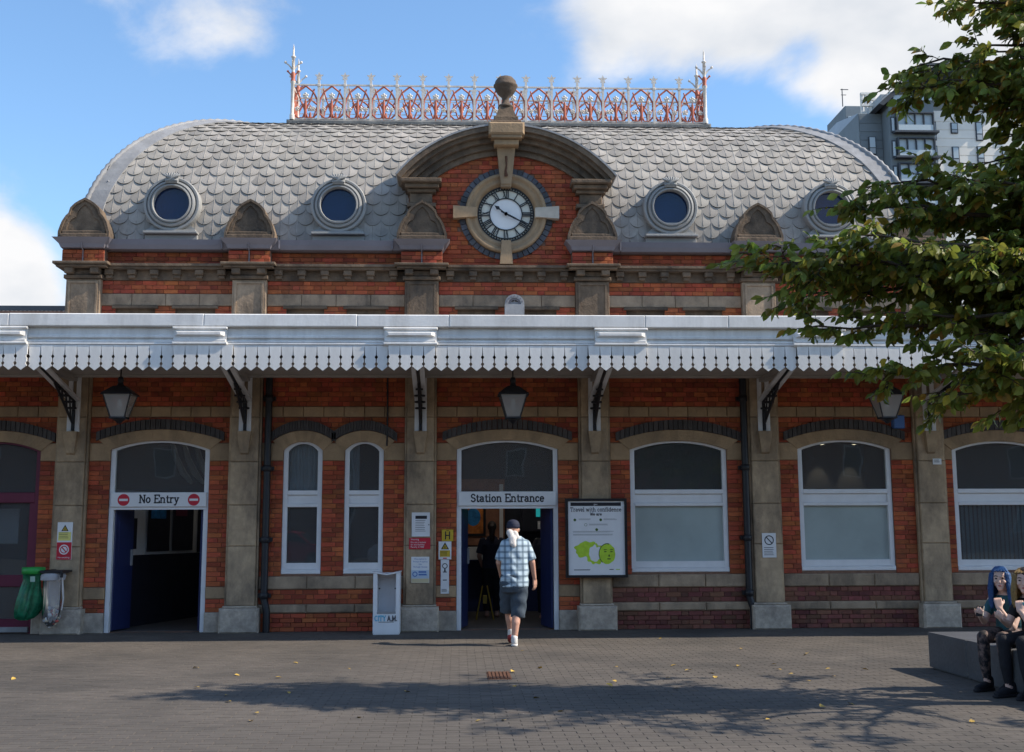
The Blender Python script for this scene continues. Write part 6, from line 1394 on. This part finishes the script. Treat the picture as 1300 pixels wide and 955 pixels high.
q.tube([A_(1071, 142), A_(1071, 119)], .07, 5); q.tube([A_(1069, 120), A_(1079, 120)], .06, 4); q.tube([A_(1069.5, 127), A_(1076, 127)], .05, 4); part(q, 'aerial', TWD, tw)

# ------------------------------------------------------------------ what faces the station across the forecourt and shows in its windows
op = thing('terrace_building', 'long brown brick terrace facing the station across the forecourt, reflected in the windows', 'building', (0, -52, 0))
q = MB(); q.box(-45, 45, -62, -52, -.02, 8.5); part(q, 'wall', BRD, op); q = MB(); q.prism([(-45.5, 8.5), (45.5, 8.5), (43, 11), (-43, 11)], -62.2, -51.8); part(q, 'roof', SHT, op)
q = MB(); q.cbox(-45.3, 45.3, -52, -51.7, 8.0, 8.48, .05); part(q, 'cornice', STU, op)
q = MB(); q.cbox(-.6, .6, -.02, .05, -.9, .9, .03); q.box(-.5, .5, -.04, -.025, -.8, .8, 1); q.v = [(x, -y, z) for x, y, z in q.v]; q.f = [f[::-1] for f in q.f]; wm = q.mesh('window', [WHF, BLP])
for fl in range(2):
    for k in range(18): o = link('window', wm, op); o.location = (-42.5 + k * 5, .0, 2.0 + fl * 3.4)
def car(x, y, ang, paint, label):
    t = thing('parked_car', label, 'car', (x, y, 0)); t.rotation_euler = (0, 0, ang)
    P = [(-2.1, .32), (-2.15, .62), (-2.05, .95), (-1.75, 1.02), (-1.35, 1.45), (-.9, 1.56), (.35, 1.54), (.75, 1.42), (1.3, 1.0), (1.95, .86), (2.15, .62), (2.15, .32)]
    b = MB(); n = len(P); W_ = [.80, .84, .85, .84, .66, .62, .62, .66, .83, .82, .8, .78]
    vs = [(px, -w, pz) for (px, pz), w in zip(P, W_)] + [(px, w, pz) for (px, pz), w in zip(P, W_)]
    b.add(vs, [(i, i + 1, n + i + 1, n + i) for i in range(n - 1)] + [tuple(range(n))[::-1], tuple(range(n, 2 * n)), (0, n, 2 * n - 1, n - 1)]); b.build('body', paint, t)
    b = MB()
    for s_ in (-1, 1): b.add([(-1.45, s_ * .845, 1.03), (1.1, s_ * .845, 1.03), (.6, s_ * .68, 1.42), (-1.2, s_ * .67, 1.42)], [(0, 1, 2, 3)])
    b.add([(.80, -.62, 1.42), (.80, .62, 1.42), (1.30, .78, 1.02), (1.30, -.78, 1.02)], [(0, 1, 2, 3)]); b.build('glazing', BLP, t)
    for wx in (-1.35, 1.35):
        for s_ in (-1, 1):
            b = MB(); b.lathe([(0, -.1), (.26, -.1), (.33, -.08), (.33, .08), (.26, .1), (0, .1)], (wx, s_ * .78, .33), 20, 'y'); w = b.build('wheel', IRB, t); b = MB(); b.lathe([(0, s_ * .105), (.2, s_ * .105), (.21, s_ * .09)], (wx, s_ * .78, .33), 12, 'y'); b.build('rim', LED, w)
    for s_ in (-1, 1): b = MB(); b.ball((2.05, s_ * .6, .72), (.1, .16, .08), 8); b.build('headlight', SGW, t)
car(-2.4, -33, R(170), SGW, 'white parked car across the forecourt, reflected in the windows'); car(-8.2, -34, R(5), SGR, 'red parked car across the forecourt, reflected in the left windows'); car(9.5, -33, R(12), mat('silver_paint', (.5, .5, .52), .25, .03, metal=.3), 'silver parked car across the forecourt, reflected in the frosted windows')
